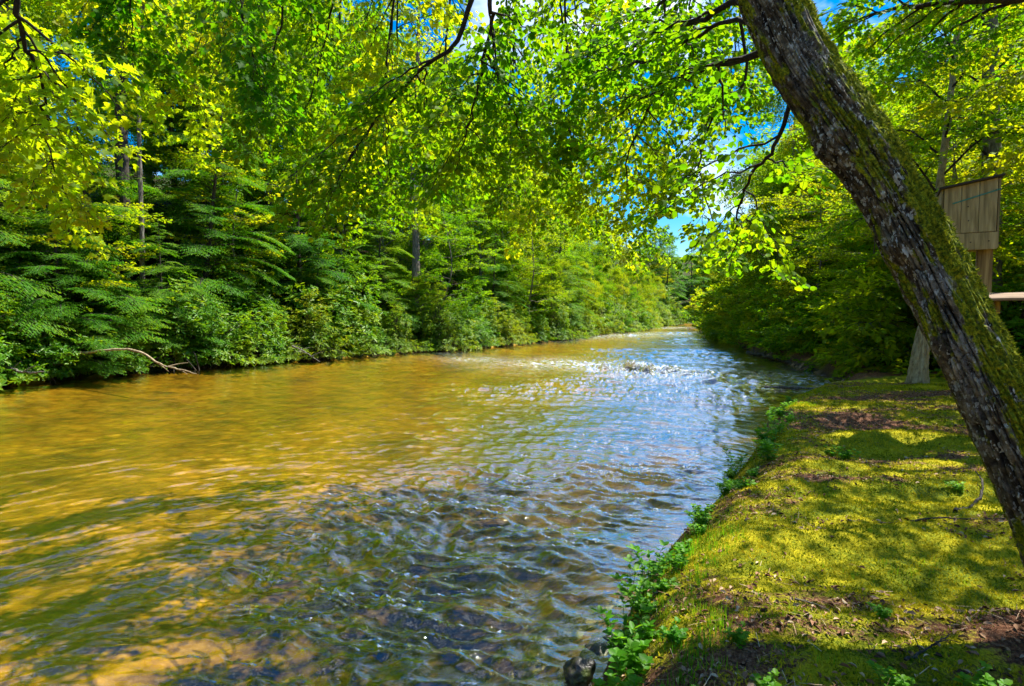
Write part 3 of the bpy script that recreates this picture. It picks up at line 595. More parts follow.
# limbs of the near trees: a control path, side branches, twigs and leaves
class Canopy:
    def __init__(s, seed): s.rng = np.random.default_rng(seed); s.L = {}
    def limb(s, pts, r0, root, side=10, sl=.9, twigs=7, lpt=12, size=.075, mtl='near_leaf', from_=.25, tmpl=ROUND, down=.35, name='limb', flat=.5, horiz=.13):
        g = s.rng; P = spline(pts, 30); L = np.linalg.norm(np.diff(P, axis=0), axis=1).sum()
        P[1:] += g.normal(0, .012, (29, 3))*np.linspace(0.3, 1.2, 29)[:, None]
        rad = r0*(1-np.linspace(0, 1, 30)**.8*.9)+.0015; tb = Tubes(); tb.add(P, rad, 8)
        P0, P1 = [], []
        def tw(b, d, l, k):
            """twigs alternate along one side branch"""
            for q in range(k):
                u = (q+.6)/k; c = b(u); sd = nrm(np.cross(d, [0, 0, 1.]))*(1 if q % 2 else -1)
                v = nrm(d*g.uniform(.4, 1)+sd*g.uniform(.5, 1.1)+[0, 0, g.uniform(-.5, .15)*(down+.3)])
                ll = l*g.uniform(.22, .42); P0.append(c); P1.append(c+v*ll)
        for i in range(side):
            t = from_+(1-from_)*(i+g.random())/side; k = min(int(t*29), 28); b = P[k]; d = nrm(P[k+1]-P[k])
            sd = nrm(np.cross(d, [0, 0, 1.])+g.normal(0, .25, 3))*(1 if i % 2 else -1)
            v = nrm(d*g.uniform(.5, 1.)+sd*g.uniform(.5, 1.1)+[0, 0, -down*g.uniform(.2, 1)]); l = sl*g.uniform(.55, 1.15)*(1.1-.5*t)
            Q = spline([b, b+v*l*.4+[0, 0, .03*l], b+v*l*.75-[0, 0, .05*l*down], b+v*l-[0, 0, .28*l*down]], 12)
            Q[1:] += g.normal(0, .01, (11, 3)); tb.add(Q, np.linspace(rad[k]*.55+.001, .0015, 12), 5)
            tw(lambda u, Q=Q: Q[min(int((.12+.88*u)*11), 11)], v, l, twigs)
        tw(lambda u: P[min(int((.5+.5*u)*29), 29)], nrm(P[-1]-P[-6]), sl*.8, twigs)
        P0 = np.array(P0); P1 = np.array(P1); tb.batch(P0, P1, .0028, .0012)
        ob = tb.build(name, M['twig'], root); under(ob, root)
        pl, dd, nn, ss = spray_leaves(g, P0, P1, lpt, size, horiz, .02, flat, .35, .8)
        s.L.setdefault((mtl, id(tmpl)), [tmpl, []])[1].append((pl, dd, nn, ss)); return ob
    def finish(s, root, names):
        for (mtl, _), (tm, arr) in s.L.items():
            a = [np.concatenate([q[i] for q in arr]) for i in range(4)]
            under(leafobj(names, a[0], a[1], a[2], a[3], tm, M[mtl], root), root)
def P2(seq, d0, d1):
    k = len(seq); return [at(x, y, d0+(d1-d0)*i/(k-1)) for i, (x, y) in enumerate(seq)]
top = TP[-1]; hi = TP[int(len(TP)*.80)]; mid = TP[int(len(TP)*.70)]
cn = Canopy(1)
# limbs seen against the sky at the top centre
cn.limb([hi, at(620, -330, 4.2)]+P2([(520, -150), (474, 0), (451, 47), (420, 70), (400, 92), (373, 124), (353, 151), (340, 178), (310, 215)], 4.6, 6.0), .031, mpl, 18, 1.15, 8, 13, .060, from_=.45)
cn.limb([hi, at(640, -300, 4.0)]+P2([(500, -90), (490, 0), (493, 20), (485, 52), (478, 85), (470, 115), (464, 140), (456, 170)], 4.3, 5.0), .027, mpl, 15, .85, 7, 13, .058, from_=.35)
cn.limb(P2([(487, 55), (503, 85), (515, 115), (522, 140), (537, 160)], 4.6, 5.3), .010, mpl, 7, .6, 6, 12, .056, from_=.1)
cn.limb([mid, at(800, 10, 3.5)]+P2([(755, 55), (720, 64), (690, 75), (665, 90), (645, 115), (630, 148), (624, 185)], 3.8, 5.4), .034, mpl, 12, .9, 7, 11, .056, from_=.3)
cn.limb([mid]+P2([(740, 3), (700, 20), (665, 28), (640, 45), (600, 60), (566, 60)], 3.6, 5.2), .026, mpl, 10, .8, 7, 11, .056, from_=.25)
cn.limb([mid]+P2([(730, 20), (690, 40), (655, 58), (612, 68), (590, 72)], 3.7, 5.0), .018, mpl, 6, .6, 6, 8, .056, from_=.3)
cn.limb([hi]+P2([(700, -60), (665, 0), (640, 10), (600, 24), (582, 34)], 3.8, 5.2), .02, mpl, 7, .7, 6, 9, .056, from_=.35)
cn.limb([TP[int(760*.685)]]+P2([(786, 115), (772, 150), (750, 178), (738, 215), (735, 240), (728, 268)], 3.3, 4.4), .016, mpl, 9, .7, 6, 9, .054, from_=.25)
cn.limb(P2([(740, 20), (745, 80), (712, 120), (700, 170), (712, 220), (720, 250)], 4.6, 5.4), .014, mpl, 10, .7, 6, 10, .056, from_=.2)
cn.limb(P2([(660, -60), (668, 40), (690, 90), (690, 150), (700, 200)], 5.4, 6.4), .014, mpl, 9, .8, 6, 9, .056, from_=.2)
# further drooping branches that start above the picture
for x0, y0, x1, y1, d0, d1 in ((560, -260, 570, 150, 5.6, 6.8), (600, -220, 640, 190, 6.0, 7.6), (520, -260, 510, 190, 6.4, 7.6), (470, -260, 430, 185, 6.6, 8.0), (420, -280, 372, 160, 5.2, 6.4),
                               (380, -260, 300, 130, 6.0, 7.4), (330, -260, 255, 120, 5.4, 6.4), (540, -200, 590, 200, 7.2, 8.6), (620, -240, 655, 215, 7.4, 9.0), (400, -240, 395, 225, 8.2, 9.6), (480, -260, 540, 215, 8.0, 9.4), (690, -240, 690, 60, 5.2, 6.4), (760, -220, 725, 110, 6.4, 8.4), (300, -260, 205, 90, 6.4, 7.6), (350, -280, 330, 190, 7.8, 9.0)):
    e = np.array([x1-x0, y1-y0])
    cn.limb([top, at(x0, y0, d0), at(x0+e[0]*.35, y0+e[1]*.45, d0*.6+d1*.4), at(x0+e[0]*.7, y0+e[1]*.78, d0*.3+d1*.7), at(x1, y1, d1)], .03, mpl, 17, 1.25, 8, 15, .064, 'near_leaf' if (x0//20) % 3 else 'yellow_leaf', from_=(.48 if x0 in (520, 540, 560, 600) else .6) if x0 > 440 else .42, horiz=.15)
for x0, y0, x1, y1, d0, d1 in ((560, -220, 598, 240, 7.5, 9.5), (600, -220, 628, 262, 8.5, 10.5), (650, -220, 655, 262, 9.5, 11.5), (530, -220, 560, 225, 9., 10.5)):
    e = np.array([x1-x0, y1-y0])
    cn.limb([top, at(x0, y0, d0), at(x0+e[0]*.35, y0+e[1]*.45, d0*.6+d1*.4), at(x0+e[0]*.7, y0+e[1]*.78, d0*.3+d1*.7), at(x1, y1, d1)], .02, mpl, 12, 1.0, 8, 11, .062, 'near_leaf' if x0 % 100 else 'yellow_leaf', from_=.62, horiz=.12)
cn.finish(mpl, 'foliage')
# the second tree, standing behind the camera and reaching over the river on the left
sm = thing('overhanging_maple', 'bright yellow green maple branches hanging into the view at the upper left', 'tree', (.9, -3.2, zh(.9, -3.2)))
bpy.context.view_layer.update()
SC = [(.9, -3.2, .2), (.8, -3.1, 1.5), (.3, -2.7, 3.5), (-.6, -2., 5.5), (-1.8, -1., 7.2), (-2.8, .2, 8.4)]
under(trunk_mesh('trunk', SC, [.2, .17, .15, .13, .1, .07], 160, 60, sm, 9, flare=.5)[0], sm)
st_ = np.array(SC, float); c2 = Canopy(2)
c2.limb([st_[3], at(-60, -260, 4.2)]+P2([(5, -60), (17, 0), (20, 25), (26, 48), (36, 66), (43, 88), (46, 112), (46, 138), (56, 170)], 3.9, 4.6), .03, sm, 16, .8, 8, 8, .072, 'yellow_leaf', .3, MAPLE)
for x0, y0, x1, y1, d0, d1, m_, n_ in ((-120, -200, 20, 130, 5.0, 6.2, 'yellow_leaf', 12), (-60, -240, 75, 215, 5.6, 7.0, 'yellow_leaf', 12), (120, -260, 135, 60, 5.0, 6.0, 'near_leaf', 13), (40, -260, 150, 110, 6.4, 7.8, 'yellow_leaf', 13), (200, -260, 262, 92, 5.0, 5.6, 'near_leaf', 11),
                                   (100, -280, 210, 130, 7.4, 8.8, 'yellow_leaf', 13), (-110, -200, 95, 240, 7.4, 9.2, 'yellow_leaf', 11), (160, -260, 290, 80, 7.0, 8.0, 'near_leaf', 12), (60, -280, 110, 10, 6.0, 7.0, 'yellow_leaf', 12)):
    e = np.array([x1-x0, y1-y0])
    c2.limb([st_[4], at(x0, y0, d0), at(x0+e[0]*.35, y0+e[1]*.45, d0*.6+d1*.4), at(x0+e[0]*.7, y0+e[1]*.78, d0*.3+d1*.7), at(x1, y1, d1)], .024, sm, n_+1, 1.1, 8, 9, .072, m_, .5, MAPLE, horiz=.15)
c2.finish(sm, 'foliage')
# ------------------------------------------------------------------ pale tree and off frame trees of the right bank
def stem_tree(name, label, C, rad, root_flare, m, crown=None, group=None):
    t = thing(name, label, 'tree', tuple(C[0]), 0, group); bpy.context.view_layer.update()
    C = [np.array(c, float) for c in C]; C[0] = C[0]-[0, 0, .25]
    under(trunk_mesh('trunk', C, rad, 240, 72, t, 4, m=m, flare=root_flare)[0], t); return t
RC = [at(917, 378, 13.0)*[1, 1, 0]+[0, 0, zh(9.25, 13.0)], at(921, 350, 13.0), at(928, 300, 13.1), at(938, 200, 13.4), at(950, 100, 13.8), at(958, 20, 14.2), at(966, -80, 14.6), at(985, -190, 15)]
pt = stem_tree('pale_barked_tree', 'slender tree with a flared pale base, standing just behind the big leaning trunk', RC, [.19, .15, .11, .08, .065, .05, .04, .03], .5, 'pale_bark')
c3 = Canopy(3); RS = spline(RC, 40)
for i in range(22):
    k = 13+i; b = RS[min(k, 39)]; a = i*2.4; L = c3.rng.uniform(1.6, 3.); d = np.array([math.cos(a), math.sin(a), 0])
    c3.limb([b, b+d*L*.4+[0, 0, .35*L], b+d*L+[0, 0, .15*L]], .03, pt, 9, 1.1, 7, 9, .11, 'broad_leaf' if i % 3 else 'sunny_leaf', .2, OVAL, .2, flat=.35, horiz=.2)
c3.finish(pt, 'foliage')
# dark trunk behind the box
DC = [at(992, 352, 15.5)*[1, 1, 0]+[0, 0, zh(13, 15.5)], at(992, 290, 15.5), at(991, 150, 15.5), at(990, 40, 15.6), at(988, -100, 15.8), at(990, -260, 16)]
dk = stem_tree('dark_trunked_tree', 'straight dark trunked tree rising directly behind the wooden box', DC, [.26, .22, .2, .17, .12, .05], .5, 'grey_bark')
DS = spline(DC, 40)
for i in range(20):
    b = DS[min(14+i, 39)]; a = i*2.4+1; L = c3.rng.uniform(1.8, 3.4); d = np.array([math.cos(a), math.sin(a), 0])
    c3.L = c3.L if i else {}
    c3.limb([b, b+d*L*.4+[0, 0, .25*L], b+d*L+[0, 0, .05*L]], .035, dk, 9, 1.2, 7, 9, .11, 'broad_leaf' if i % 4 else 'sunny_leaf', .2, OVAL, .2, flat=.35, horiz=.22)
c3.finish(dk, 'foliage')
# tree to the right of the picture whose heavy limb crosses the top right corner
rt = thing('spreading_tree', 'heavy dark limb with leafy twigs reaching in across the top right corner', 'tree', (11.3, 8.2, zh(11.3, 8.2)))
bpy.context.view_layer.update()
QC = np.array([(11.3, 8.2, .4), (11.2, 8.2, 2), (11, 8.3, 4.5), (10.9, 8.4, 7), (10.8, 8.6, 10.5)])
under(trunk_mesh('trunk', QC, [.34, .28, .24, .19, .08], 120, 48, rt, 12, m='grey_bark', flare=.4)[0], rt)
c4 = Canopy(4)
c4.limb([QC[2]+[0, 0, .9], at(1090, -8, 8.0), at(1024, -2, 8.0), at(960, 2, 8.1), at(915, 6, 8.2), at(872, 14, 8.4), at(835, 30, 8.6)], .085, rt, 14, 1.3, 8, 9, .085, 'near_leaf', .3, MAPLE, .3)
for i, (x0, y0, x1, y1, d0, d1) in enumerate(((1060, -120, 835, 20, 8.5, 9.5), (1040, -90, 860, 45, 9.5, 10.5), (1100, 20, 900, 60, 8.5, 9.5), (1100, 60, 940, 110, 9, 9.8), (1080, -40, 860, -40, 8, 9), (1110, 120, 1000, 160, 9, 10), (1060, -60, 850, 60, 9.5, 11), (1090, 0, 960, 60, 10, 12))):
    c4.limb([QC[2 if i % 2 else 3], at(x0, y0, d0), at((x0+x1)/2, (y0+y1)/2-12, (d0+d1)/2), at(x1, y1, d1)], .03, rt, 12, 1.2, 7, 9, .085, 'sunny_leaf' if i % 2 else 'near_leaf', .4, MAPLE, .3, horiz=.15)
for i in range(8):
    b = QC[2+i % 3]+[0, 0, .12*i]; a = -2.6+i*.7; L = 3.; d = np.array([math.cos(a), math.sin(a), 0])
    c4.limb([b, b+d*L*.5+[0, 0, 1.2], b+d*L+[0, 0, 1.]], .04, rt, 9, 1.2, 6, 7, .1, 'near_leaf', .3, OVAL, .2, horiz=.2)
for i, (a, b_, z_) in enumerate(((8.6, 6.0, 8.0), (8.2, 8.0, 8.6), (7.0, 9.6, 8.2), (9.2, 4.6, 7.4), (6.2, 7.4, 9.4), (9.0, 11.0, 9.0), (7.2, 5.4, 9.2), (10.5, 13., 10.), (8.4, 3.2, 7.8), (5.4, 9.6, 10.), (6.6, 4.2, 8.6))):
    o3 = QC[3]+[0, 0, .2*i-.6]; e3 = np.array([a-2.0, b_-.8, z_])
    c4.limb([o3, (o3+e3)/2+[0, 0, .9], e3], .05, rt, 9, 1.5, 7, 11, .11, 'near_leaf', .42, OVAL, .15, horiz=.16)
c4.finish(rt, 'foliage')
# understory between the camera and the right bank thicket
for i, (x, y, k, s) in enumerate(((12.6, 10.6, 1, .85), (14.2, 13.0, 0, .95), (12.6, 16.6, 1, .8), (16.5, 12.2, 1, 1.1), (11.7, 18.3, 0, .62), (16, 24, 0, 1.3), (15.6, 20.2, 0, 1.15), (18, 29, 0, 1.4), (21, 37, 0, 1.5), (13.4, 20.2, 1, .8))):
    put(slim[k], x, y, 1.3*i, s, ('slim green understory tree with flat leaf layers on the right bank', 'slim yellow green understory tree with flat leaf layers on the right bank')[k], G6+(' (green)', ' (yellow green)')[k])
for lab, px, d_, w_, m_, top_ in (('dark bare lower trunk rising out of the hemlocks at the upper left', 122, 25., .26, 'dark_bark', 60), ('thin pale trunk beside the darker one at the upper left', 140, 23., .08, 'grey_bark', 90), ('brown trunk standing above the shrubs left of the riffle', 414, 36., .22, 'grey_bark', 150)):
    p0 = at(px, 340, d_); zg = zh(p0[0], p0[1]); CC = [(p0[0], p0[1], zg), tuple(at(px+2, 250, d_)), tuple(at(px-1, top_+40, d_)), tuple(at(px+3, top_-60, d_+.5)), tuple(at(px+6, top_-200, d_+1))]
    tt_ = stem_tree('forest_tree', lab, CC, [w_*1.2, w_, w_*.85, w_*.6, w_*.25], .2, m_); C5 = Canopy(50+px); SS = spline(CC, 40)
    for i in range(10):
        b = SS[26+i]; a = i*2.4; L = 2.2; d = np.array([math.cos(a), math.sin(a), 0])
        C5.limb([b, b+d*L*.5+[0, 0, .4*L], b+d*L+[0, 0, .3*L]], w_*.25, tt_, 8, 1.3, 6, 10, .15, 'sunny_leaf', .3, OVAL, .2, horiz=.3)
    C5.finish(tt_, 'foliage')
# ------------------------------------------------------------------ wooden box on its post
n = mat('weathered_board'); o = n.obj(); oi = n.new('ObjectInfo')
wv = n.noise(5, 5, .6, o, (1.2, 1.2, .12), 1.5); w2 = n.noise(40, 4, .6, o, (1, 1, .06))
kn = n.new('TexVoronoi', feature='F1'); kn.inputs['Scale'].default_value = 3.6; n.link(o, kn.inputs['Vector'])
c = n.ramp(wv, [(.3, (.13, .095, .035)), (.5, (.34, .25, .11)), (.7, (.50, .39, .19))]); c = n.mix(.4, c, n.ramp(w2, [(.35, (.4, .38, .34)), (.6, (1, 1, 1))]), 'MULTIPLY')
c = n.mix(n.ramp(kn.outputs['Distance'], [(.035, (1, 1, 1)), (.07, (0, 0, 0))]), c, (.03, .018, .01))
n.done(c, .75, n.bump(w2, .5, .006), .25); M['board'] = n.m
n = mat('reddish_beam'); o = n.obj(); wv = n.noise(9, 5, .6, o, (1.5, 1.5, .12), 1.)
n.done(n.ramp(wv, [(.3, (.06, .035, .010)), (.5, (.22, .14, .045)), (.7, (.42, .29, .11))]), .7, n.bump(wv, .5, .008), .25); M['beam'] = n.m
n = mat('pale_plank'); o = n.obj(); wv = n.noise(9, 5, .6, o, (.2, 1.5, 1.5), .6)
n.done(n.ramp(wv, [(.3, (.10, .06, .035)), (.5, (.22, .14, .09)), (.7, (.36, .24, .16))]), .7, n.bump(wv, .5, .006), .25); M['plank'] = n.m
n = mat('dark_roofing'); n.done((.035, .028, .022), .8); M['roofing'] = n.m
n = mat('teal_strip'); n.done((.06, .20, .15), .8); M['teal'] = n.m
import bmesh
def box(name, parent, c, s, m, rot=(0, 0, 0), bev=.006, taper=None):
    bm = bmesh.new(); bmesh.ops.create_cube(bm, size=1); bmesh.ops.scale(bm, vec=s, verts=bm.verts)
    bmesh.ops.bevel(bm, geom=bm.edges[:], offset=bev, segments=2, affect='EDGES')
    if taper: taper(bm)
    me = bpy.data.meshes.new(name); bm.to_mesh(me); bm.free(); me.materials.append(M[m])
    ob = bpy.data.objects.new(name, me); ob.location = c; ob.rotation_euler = rot; return link(ob, parent)
BD = 7.5; bw = at(967, 219, BD); u = BD/FPX
nb_ = thing('nest_box_stand', 'weathered wooden box with a dark sloping lid on a brown post beside the leaning trunk', 'wooden box', (bw[0], bw[1], zh(bw[0], bw[1])), R_(-33))
zb = bw[2]-zh(bw[0], bw[1])
def slope(bm):
    for v in bm.verts:
        if v.co.z > .05: v.co.z += .13*(v.co.x)/.3*.5
W3 = .54/3
for i in range(3):
    def sl(bm, x0=(i-1)*W3+.0):
        for v in bm.verts:
            if v.co.z > .1: v.co.z += (v.co.x+x0)*.16
    box('front_board', nb_, ((i-1)*W3, -.26, zb+.10), (W3-.004, .022, .62), 'board', (0, 0, 0), .003, sl)
box('lower_board', nb_, (0, -.262, zb-.325), (.57, .026, .215), 'board', (0, 0, 0), .004)
box('side_panel', nb_, (-.287, -.03, zb-.02), (.022, .46, .80), 'board', (0, 0, 0), .003)
box('side_panel', nb_, (.287, -.03, zb+.02), (.022, .46, .86), 'board', (0, 0, 0), .003)
box('back_panel', nb_, (0, .21, zb), (.55, .02, .84), 'board', (0, 0, 0), .003)
box('lid', nb_, (0, -.04, zb+.425), (.66, .60, .024), 'roofing', (0, -.155, 0), .004)
box('post', nb_, (.185, -.06, (zb+.4)/2-.2), (.16, .14, zb+.6), 'beam', (0, 0, 0), .008)
box('leaf_strip', nb_, (.06, -.279, zb+.24), (.50, .004, .018), 'teal', (0, -.28, 0), .002)  # flat teal strip standing in for a leaf across the boards
for xx_, zz_ in ((-.02, .12), (-.01, -.06), (.25, .3), (-.25, .05), (.2, -.33), (-.22, -.34), (.02, -.335)):
    box('nail', nb_, (xx_, -.2775, zb+zz_), (.014, .008, .014), 'roofing', (0, 0, 0), .002)
zp = at(1010, 299, BD)[2]-zh(bw[0], bw[1])
def rnd(bm):
    for v in bm.verts:
        v.co.y *= 1-.25*max(0, v.co.x)*.6; v.co.z += .02*math.sin(v.co.x*5)
box('shelf', nb_, (.60, -.40, zp+.02), (1.1, .42, .035), 'plank', (R_(11), 0, R_(8)), .01, rnd)
box('shelf_bracket', nb_, (.30, -.2, zp-.12), (.06, .3, .16), 'beam', (0, 0, 0), .005)
# ------------------------------------------------------------------ bank cover
g = np.random.default_rng(77)
def scatter(N, x0, x1, y0, y1, near=3.5):
    """points on the bank, denser near the camera"""
    y = y0+(y1-y0)*g.random(N)**1.9; x = x0+(x1-x0)*g.random(N)
    k = (x < .95*y+1.2); x, y = x[k], y[k]; d = dR(x, y); k = d > .02; return x[k], y[k], d[k]
x, y, d = scatter(420000, 0, 10, 1.7, 13.5); mk_ = mossmask(x, y)+.35*vnoise(x*9, y*12, 3)
k = (mk_ > .10+g.normal(0, .12, len(x))) & (d > .05); x, y = x[k], y[k]; z = height(x, y); m = len(x); dist = np.hypot(x, y)
P = np.stack([x, y, z-.002], -1); D = np.stack([g.normal(0, .6, m), g.normal(0, .6, m), np.ones(m)], -1)
n = mat('moss_blade'); gg = n.new('NewGeometry'); nz = n.noise(2.4, 4, .65, gg.outputs['Position'])
a = n.new('Math', operation='MULTIPLY_ADD'); n.link(gg.outputs['Random Per Island'], a.inputs[0]); a.inputs[1].default_value = .5
b = n.new('Math', operation='MULTIPLY_ADD'); n.link(nz, b.inputs[0]); b.inputs[1].default_value = 1.8; b.inputs[2].default_value = -.65; n.link(b.outputs[0], a.inputs[2])
cc = n.ramp(a.outputs[0], [(0, (.05, .10, .004)), (.32, (.18, .21, .004)), (.62, (.50, .43, .008)), (1, (.66, .48, .03))])
p_ = n.done(cc, .8, None, .1); t_ = n.new('BsdfTranslucent'); n.link(cc, t_.inputs[0]); m_ = n.new('MixShader'); m_.inputs[0].default_value = .35
n.link(p_.outputs[0], m_.inputs[1]); n.link(t_.outputs[0], m_.inputs[2]); n.link(m_.outputs[0], n.out.inputs[0]); M['moss_blade'] = n.m
tag(leafobj('moss_cover', P, D, g.normal(0, 1, (m, 3)), g.uniform(.010, .022, m)*(1+dist/14), (np.array([[0, .22, 0], [0, -.22, 0], [1, 0, .2]]), BLADE[1]), M['moss_blade']), 'short bright green moss carpeting the right bank', 'moss', kind='stuff')
# fallen leaves and needles
n = mat('leaf_litter'); gg = n.new('NewGeometry'); n.done(n.ramp(gg.outputs['Random Per Island'], [(0, (.05, .02, .01)), (.4, (.17, .075, .035)), (.75, (.33, .19, .11)), (1, (.5, .38, .24))]), .8, None, .2); M['litter'] = n.m
x, y, d = scatter(60000, 0, 10, 1.7, 13.5); k = (mossmask(x, y)+.3*vnoise(x*3, y*4, 6) < .22+g.normal(0, .25, len(x))) & (d > .12); x, y = x[k], y[k]; m = len(x)
P = np.stack([x, y, height(x, y)+g.uniform(.004, .02, m)], -1); D = np.stack([g.normal(0, 1, m), g.normal(0, 1, m), g.normal(0, .25, m)], -1)
tag(leafobj('leaf_litter', P, D, np.array([0, 0, 1.])+g.normal(0, .45, (m, 3)), g.uniform(.015, .05, m), (OVAL[0]*[1, .8, 2.5], OVAL[1]), M['litter']), 'small fallen brown leaves strewn over bare patches of the bank', 'leaf litter', kind='stuff')
m2_ = 9000; ix = g.integers(0, m, m2_); P = P[ix]+g.normal(0, .03, (m2_, 3))*[1, 1, .1]
D = np.stack([g.normal(0, 1, m2_), g.normal(0, 1, m2_), g.normal(0, .12, m2_)], -1)
tag(leafobj('pine_needles', P, D, np.array([0, 0, 1.])+g.normal(0, .3, (m2_, 3)), g.uniform(.03, .10, m2_), (np.array([[0, .02, 0], [0, -.02, 0], [1, -.015, 0], [1, .015, 0]]), np.array([[0, 1, 2, 3]])), M['litter']), 'dry needles and thin twigs scattered over the bank', 'needles', kind='stuff')
# grass, mostly along the lip of the bank and in the lower right corner
def grass(name, X_, Y_, h, lab, cnt=9):
    m = len(X_); x = np.repeat(X_, cnt)+g.normal(0, .03, m*cnt); y = np.repeat(Y_, cnt)+g.normal(0, .03, m*cnt); z = height(x, y); q = m*cnt
    P = np.stack([x, y, z-.01], -1); a = g.uniform(0, 6.3, q); D = np.stack([np.cos(a)*.5, np.sin(a)*.5, np.ones(q)], -1)
    tm_ = (np.array([[0, .03, 0], [0, -.03, 0], [.5, -.035, .04], [.5, .035, .04], [1, 0, .3]]), np.array([[0, 1, 2, 3]]))
    Vt = tm_[0]; S = h*g.uniform(.5, 1.2, q); W, F = leaves(P, D, np.stack([-np.cos(a), -np.sin(a), np.full(q, .5)], -1), S, tm_)
    F2 = (np.arange(q)*5)[:, None]+np.array([3, 2, 4])
    return tag(mesh(name, W, [F, F2], M['herb_leaf']), lab, 'grass', kind='stuff')
x, y, d = scatter(60000, 0, 9, 2.4, 13); k = (d < .62+.25*vnoise(x*2, y*2)) & (vnoise(x*1.7, y*1.7, 2) > -.25) & (d > .06); 
g.shuffle(ii := np.flatnonzero(k)); ii = ii[:650]
grass('grass', x[ii], y[ii], .06, 'fresh green grass fringing the lip of the bank above the water')
x, y, d = scatter(60000, 1, 7, 1.8, 6); k = (vnoise(x*2.2, y*2.2, 5) > .48) & (d > .6)
grass('grass', x[k][:150], y[k][:150], .05, 'sparse short grass tufts growing through the moss on top of the bank', 6)
# leafy herbs
def herb(seed, stems, h, ls, tm_):
    r = np.random.default_rng(seed); tb = Tubes(); P, D, N, S = [], [], [], []
    for i in range(stems):
        a = r.uniform(0, 6.3); ln = r.uniform(.1, .45); hh = h*r.uniform(.5, 1.15); e = np.array([math.cos(a)*ln*hh, math.sin(a)*ln*hh, hh])
        b = np.array([r.normal(0, .05), r.normal(0, .05), -.03]); C = spline([b, b+e*[.3, .3, .55], b+e], 8); tb.add(C, np.linspace(.003, .0015, 8), 4)
        for k in range(2, 8):
            for q in range(2 if k < 7 else 4):
                th = k*1.57+q*(math.pi if k < 7 else 1.57)+a; P.append(C[k]); D.append([math.cos(th), math.sin(th), .15 if k < 6 else .5]); N.append([r.normal(0, .25), r.normal(0, .25), 1]); S.append(ls*r.uniform(.6, 1.1)*(1.1-.07*abs(k-5)))
    return tb, (np.array(P), np.array(D), np.array(N), np.array(S)), tm_
M['green_stem'] = leafmat('green_stem', [(.04, .12, .01), (.07, .16, .01)], [(.1, .2, .01), (.1, .2, .01)], .1)
GH = 'leafy herbs along the lip of the bank'
hb = [make('herb_plant', herb(s, st, h, ls, tm_), ('green_stem', 'herb_leaf'), None, 'plant', GH, 'stem', 'foliage') for s, st, h, ls, tm_ in ((61, 9, .26, .075, ROUND), (62, 7, .34, .07, OVAL), (63, 12, .16, .05, ROUND))]
HL = ('bushy bright green herb with rounded leaves on the lip of the bank', 'taller green herb with pointed paired leaves leaning over the water', 'low green herb with small round leaves on the bank edge')
for i, (x, y, nx, ny) in enumerate(walk(RB, 2.1, 12.4, lambda d: .13+.016*d)):
    k = int(g.choice(3, p=[.35, .25, .4])); off = g.uniform(.0, .5)
    if g.random() < .1: continue
    if i > 9 and k != 2 and g.random() < .6: k = 2
    put(hb[k], x+nx*off, y+ny*off, g.uniform(0, 6.3), g.uniform(.45, .8)*(1.25 if y > 6 else 1), HL[k], GH+(' (bushy)', ' (tall)', ' (low)')[k], dz=-.01)
for x, y, k, s in ((.62, 2.95, 0, .75), (.66, 3.2, 1, .9), (.82, 3.7, 1, .95), (.52, 2.7, 0, .7), (.6, 2.6, 2, .9), (1.05, 4.2, 1, .9)):
    put(hb[k], x, y, g.uniform(0, 6.3), s, HL[k], GH+(' (bushy)', ' (tall)', ' (low)')[k])
for px, py, s in ((770, 655, .55), (740, 610, .5), (900, 655, .6), (985, 655, .7), (830, 440, .8), (845, 443, .8), (885, 590, .4), (700, 660, .6), (650, 575, .6), (960, 470, .6)):
    dd = (CAMZ-.72)*FPX/(py-314); q = at(px, py, dd); put(hb[2], q[0], q[1], g.uniform(0, 6.3), s, 'small low herb growing through the moss on top of the bank', 'small herbs in the moss')
# ------------------------------------------------------------------ sticks, logs, stones
def ground_pt(px, py, z0=.68): return at(px, py, (CAMZ-z0)*FPX/(py-314))
def stick(name, label, cat, pts, r, m='dark_bark', tw=(), seg=7, zz=None):
    tb = Tubes(); P = spline(pts, 26); gg_ = np.random.default_rng(len(label)); P[1:-1] += gg_.normal(0, r*.3, (24, 3)); tb.add(P, np.linspace(r, r*.35, 26)*(1+.15*gg_.normal(0, 1, 26)), seg)
    o_ = tag(tb.build(name, M[m]), label, cat)
    for k, v in tw:
        t2 = Tubes(); b = P[k]; e = b+np.array(v); t2.add(spline([b, (b+e)/2+[0, 0, .02], e], 6), np.linspace(r*.45, r*.15, 6), 5); t2.build('twig', M[m], o_)
    return o_
def onb(px, py, dz=.012):
    q = ground_pt(px, py)
    for _ in range(3): q = ground_pt(px, py, zh(q[0], q[1]))
    q[2] = zh(q[0], q[1])+dz; return q
stick('fallen_stick', 'long thin dark stick lying straight across the moss to the foot of the leaning trunk', 'stick', [onb(848, 521), onb(890, 523), onb(930, 521), onb(970, 520), onb(1004, 519)], .010)
stick('fallen_stick', 'short curved dark stick with upturned end lying on the moss', 'stick', [onb(955, 514), onb(968, 508), onb(980, 498, .02), onb(982, 488, .05), onb(975, 480, .07)], .016)
stick('fallen_stick', 'forked dry stick on the litter in the lower right corner', 'stick', [onb(905, 662), onb(925, 652), onb(950, 640, .03)], .008, tw=((10, (.03, .14, .04)), (16, (.12, -.03, .03))))
stick('fallen_stick', 'thin pale stick lying among leaves at the bottom of the bank', 'stick', [onb(795, 600), onb(820, 607), onb(850, 626)], .006, 'grey_bark')
w = lambda px, py, dz=0: at(px, py, (CAMZ-dz)*FPX/(py-314))*[1, 1, 0]+[0, 0, dz]
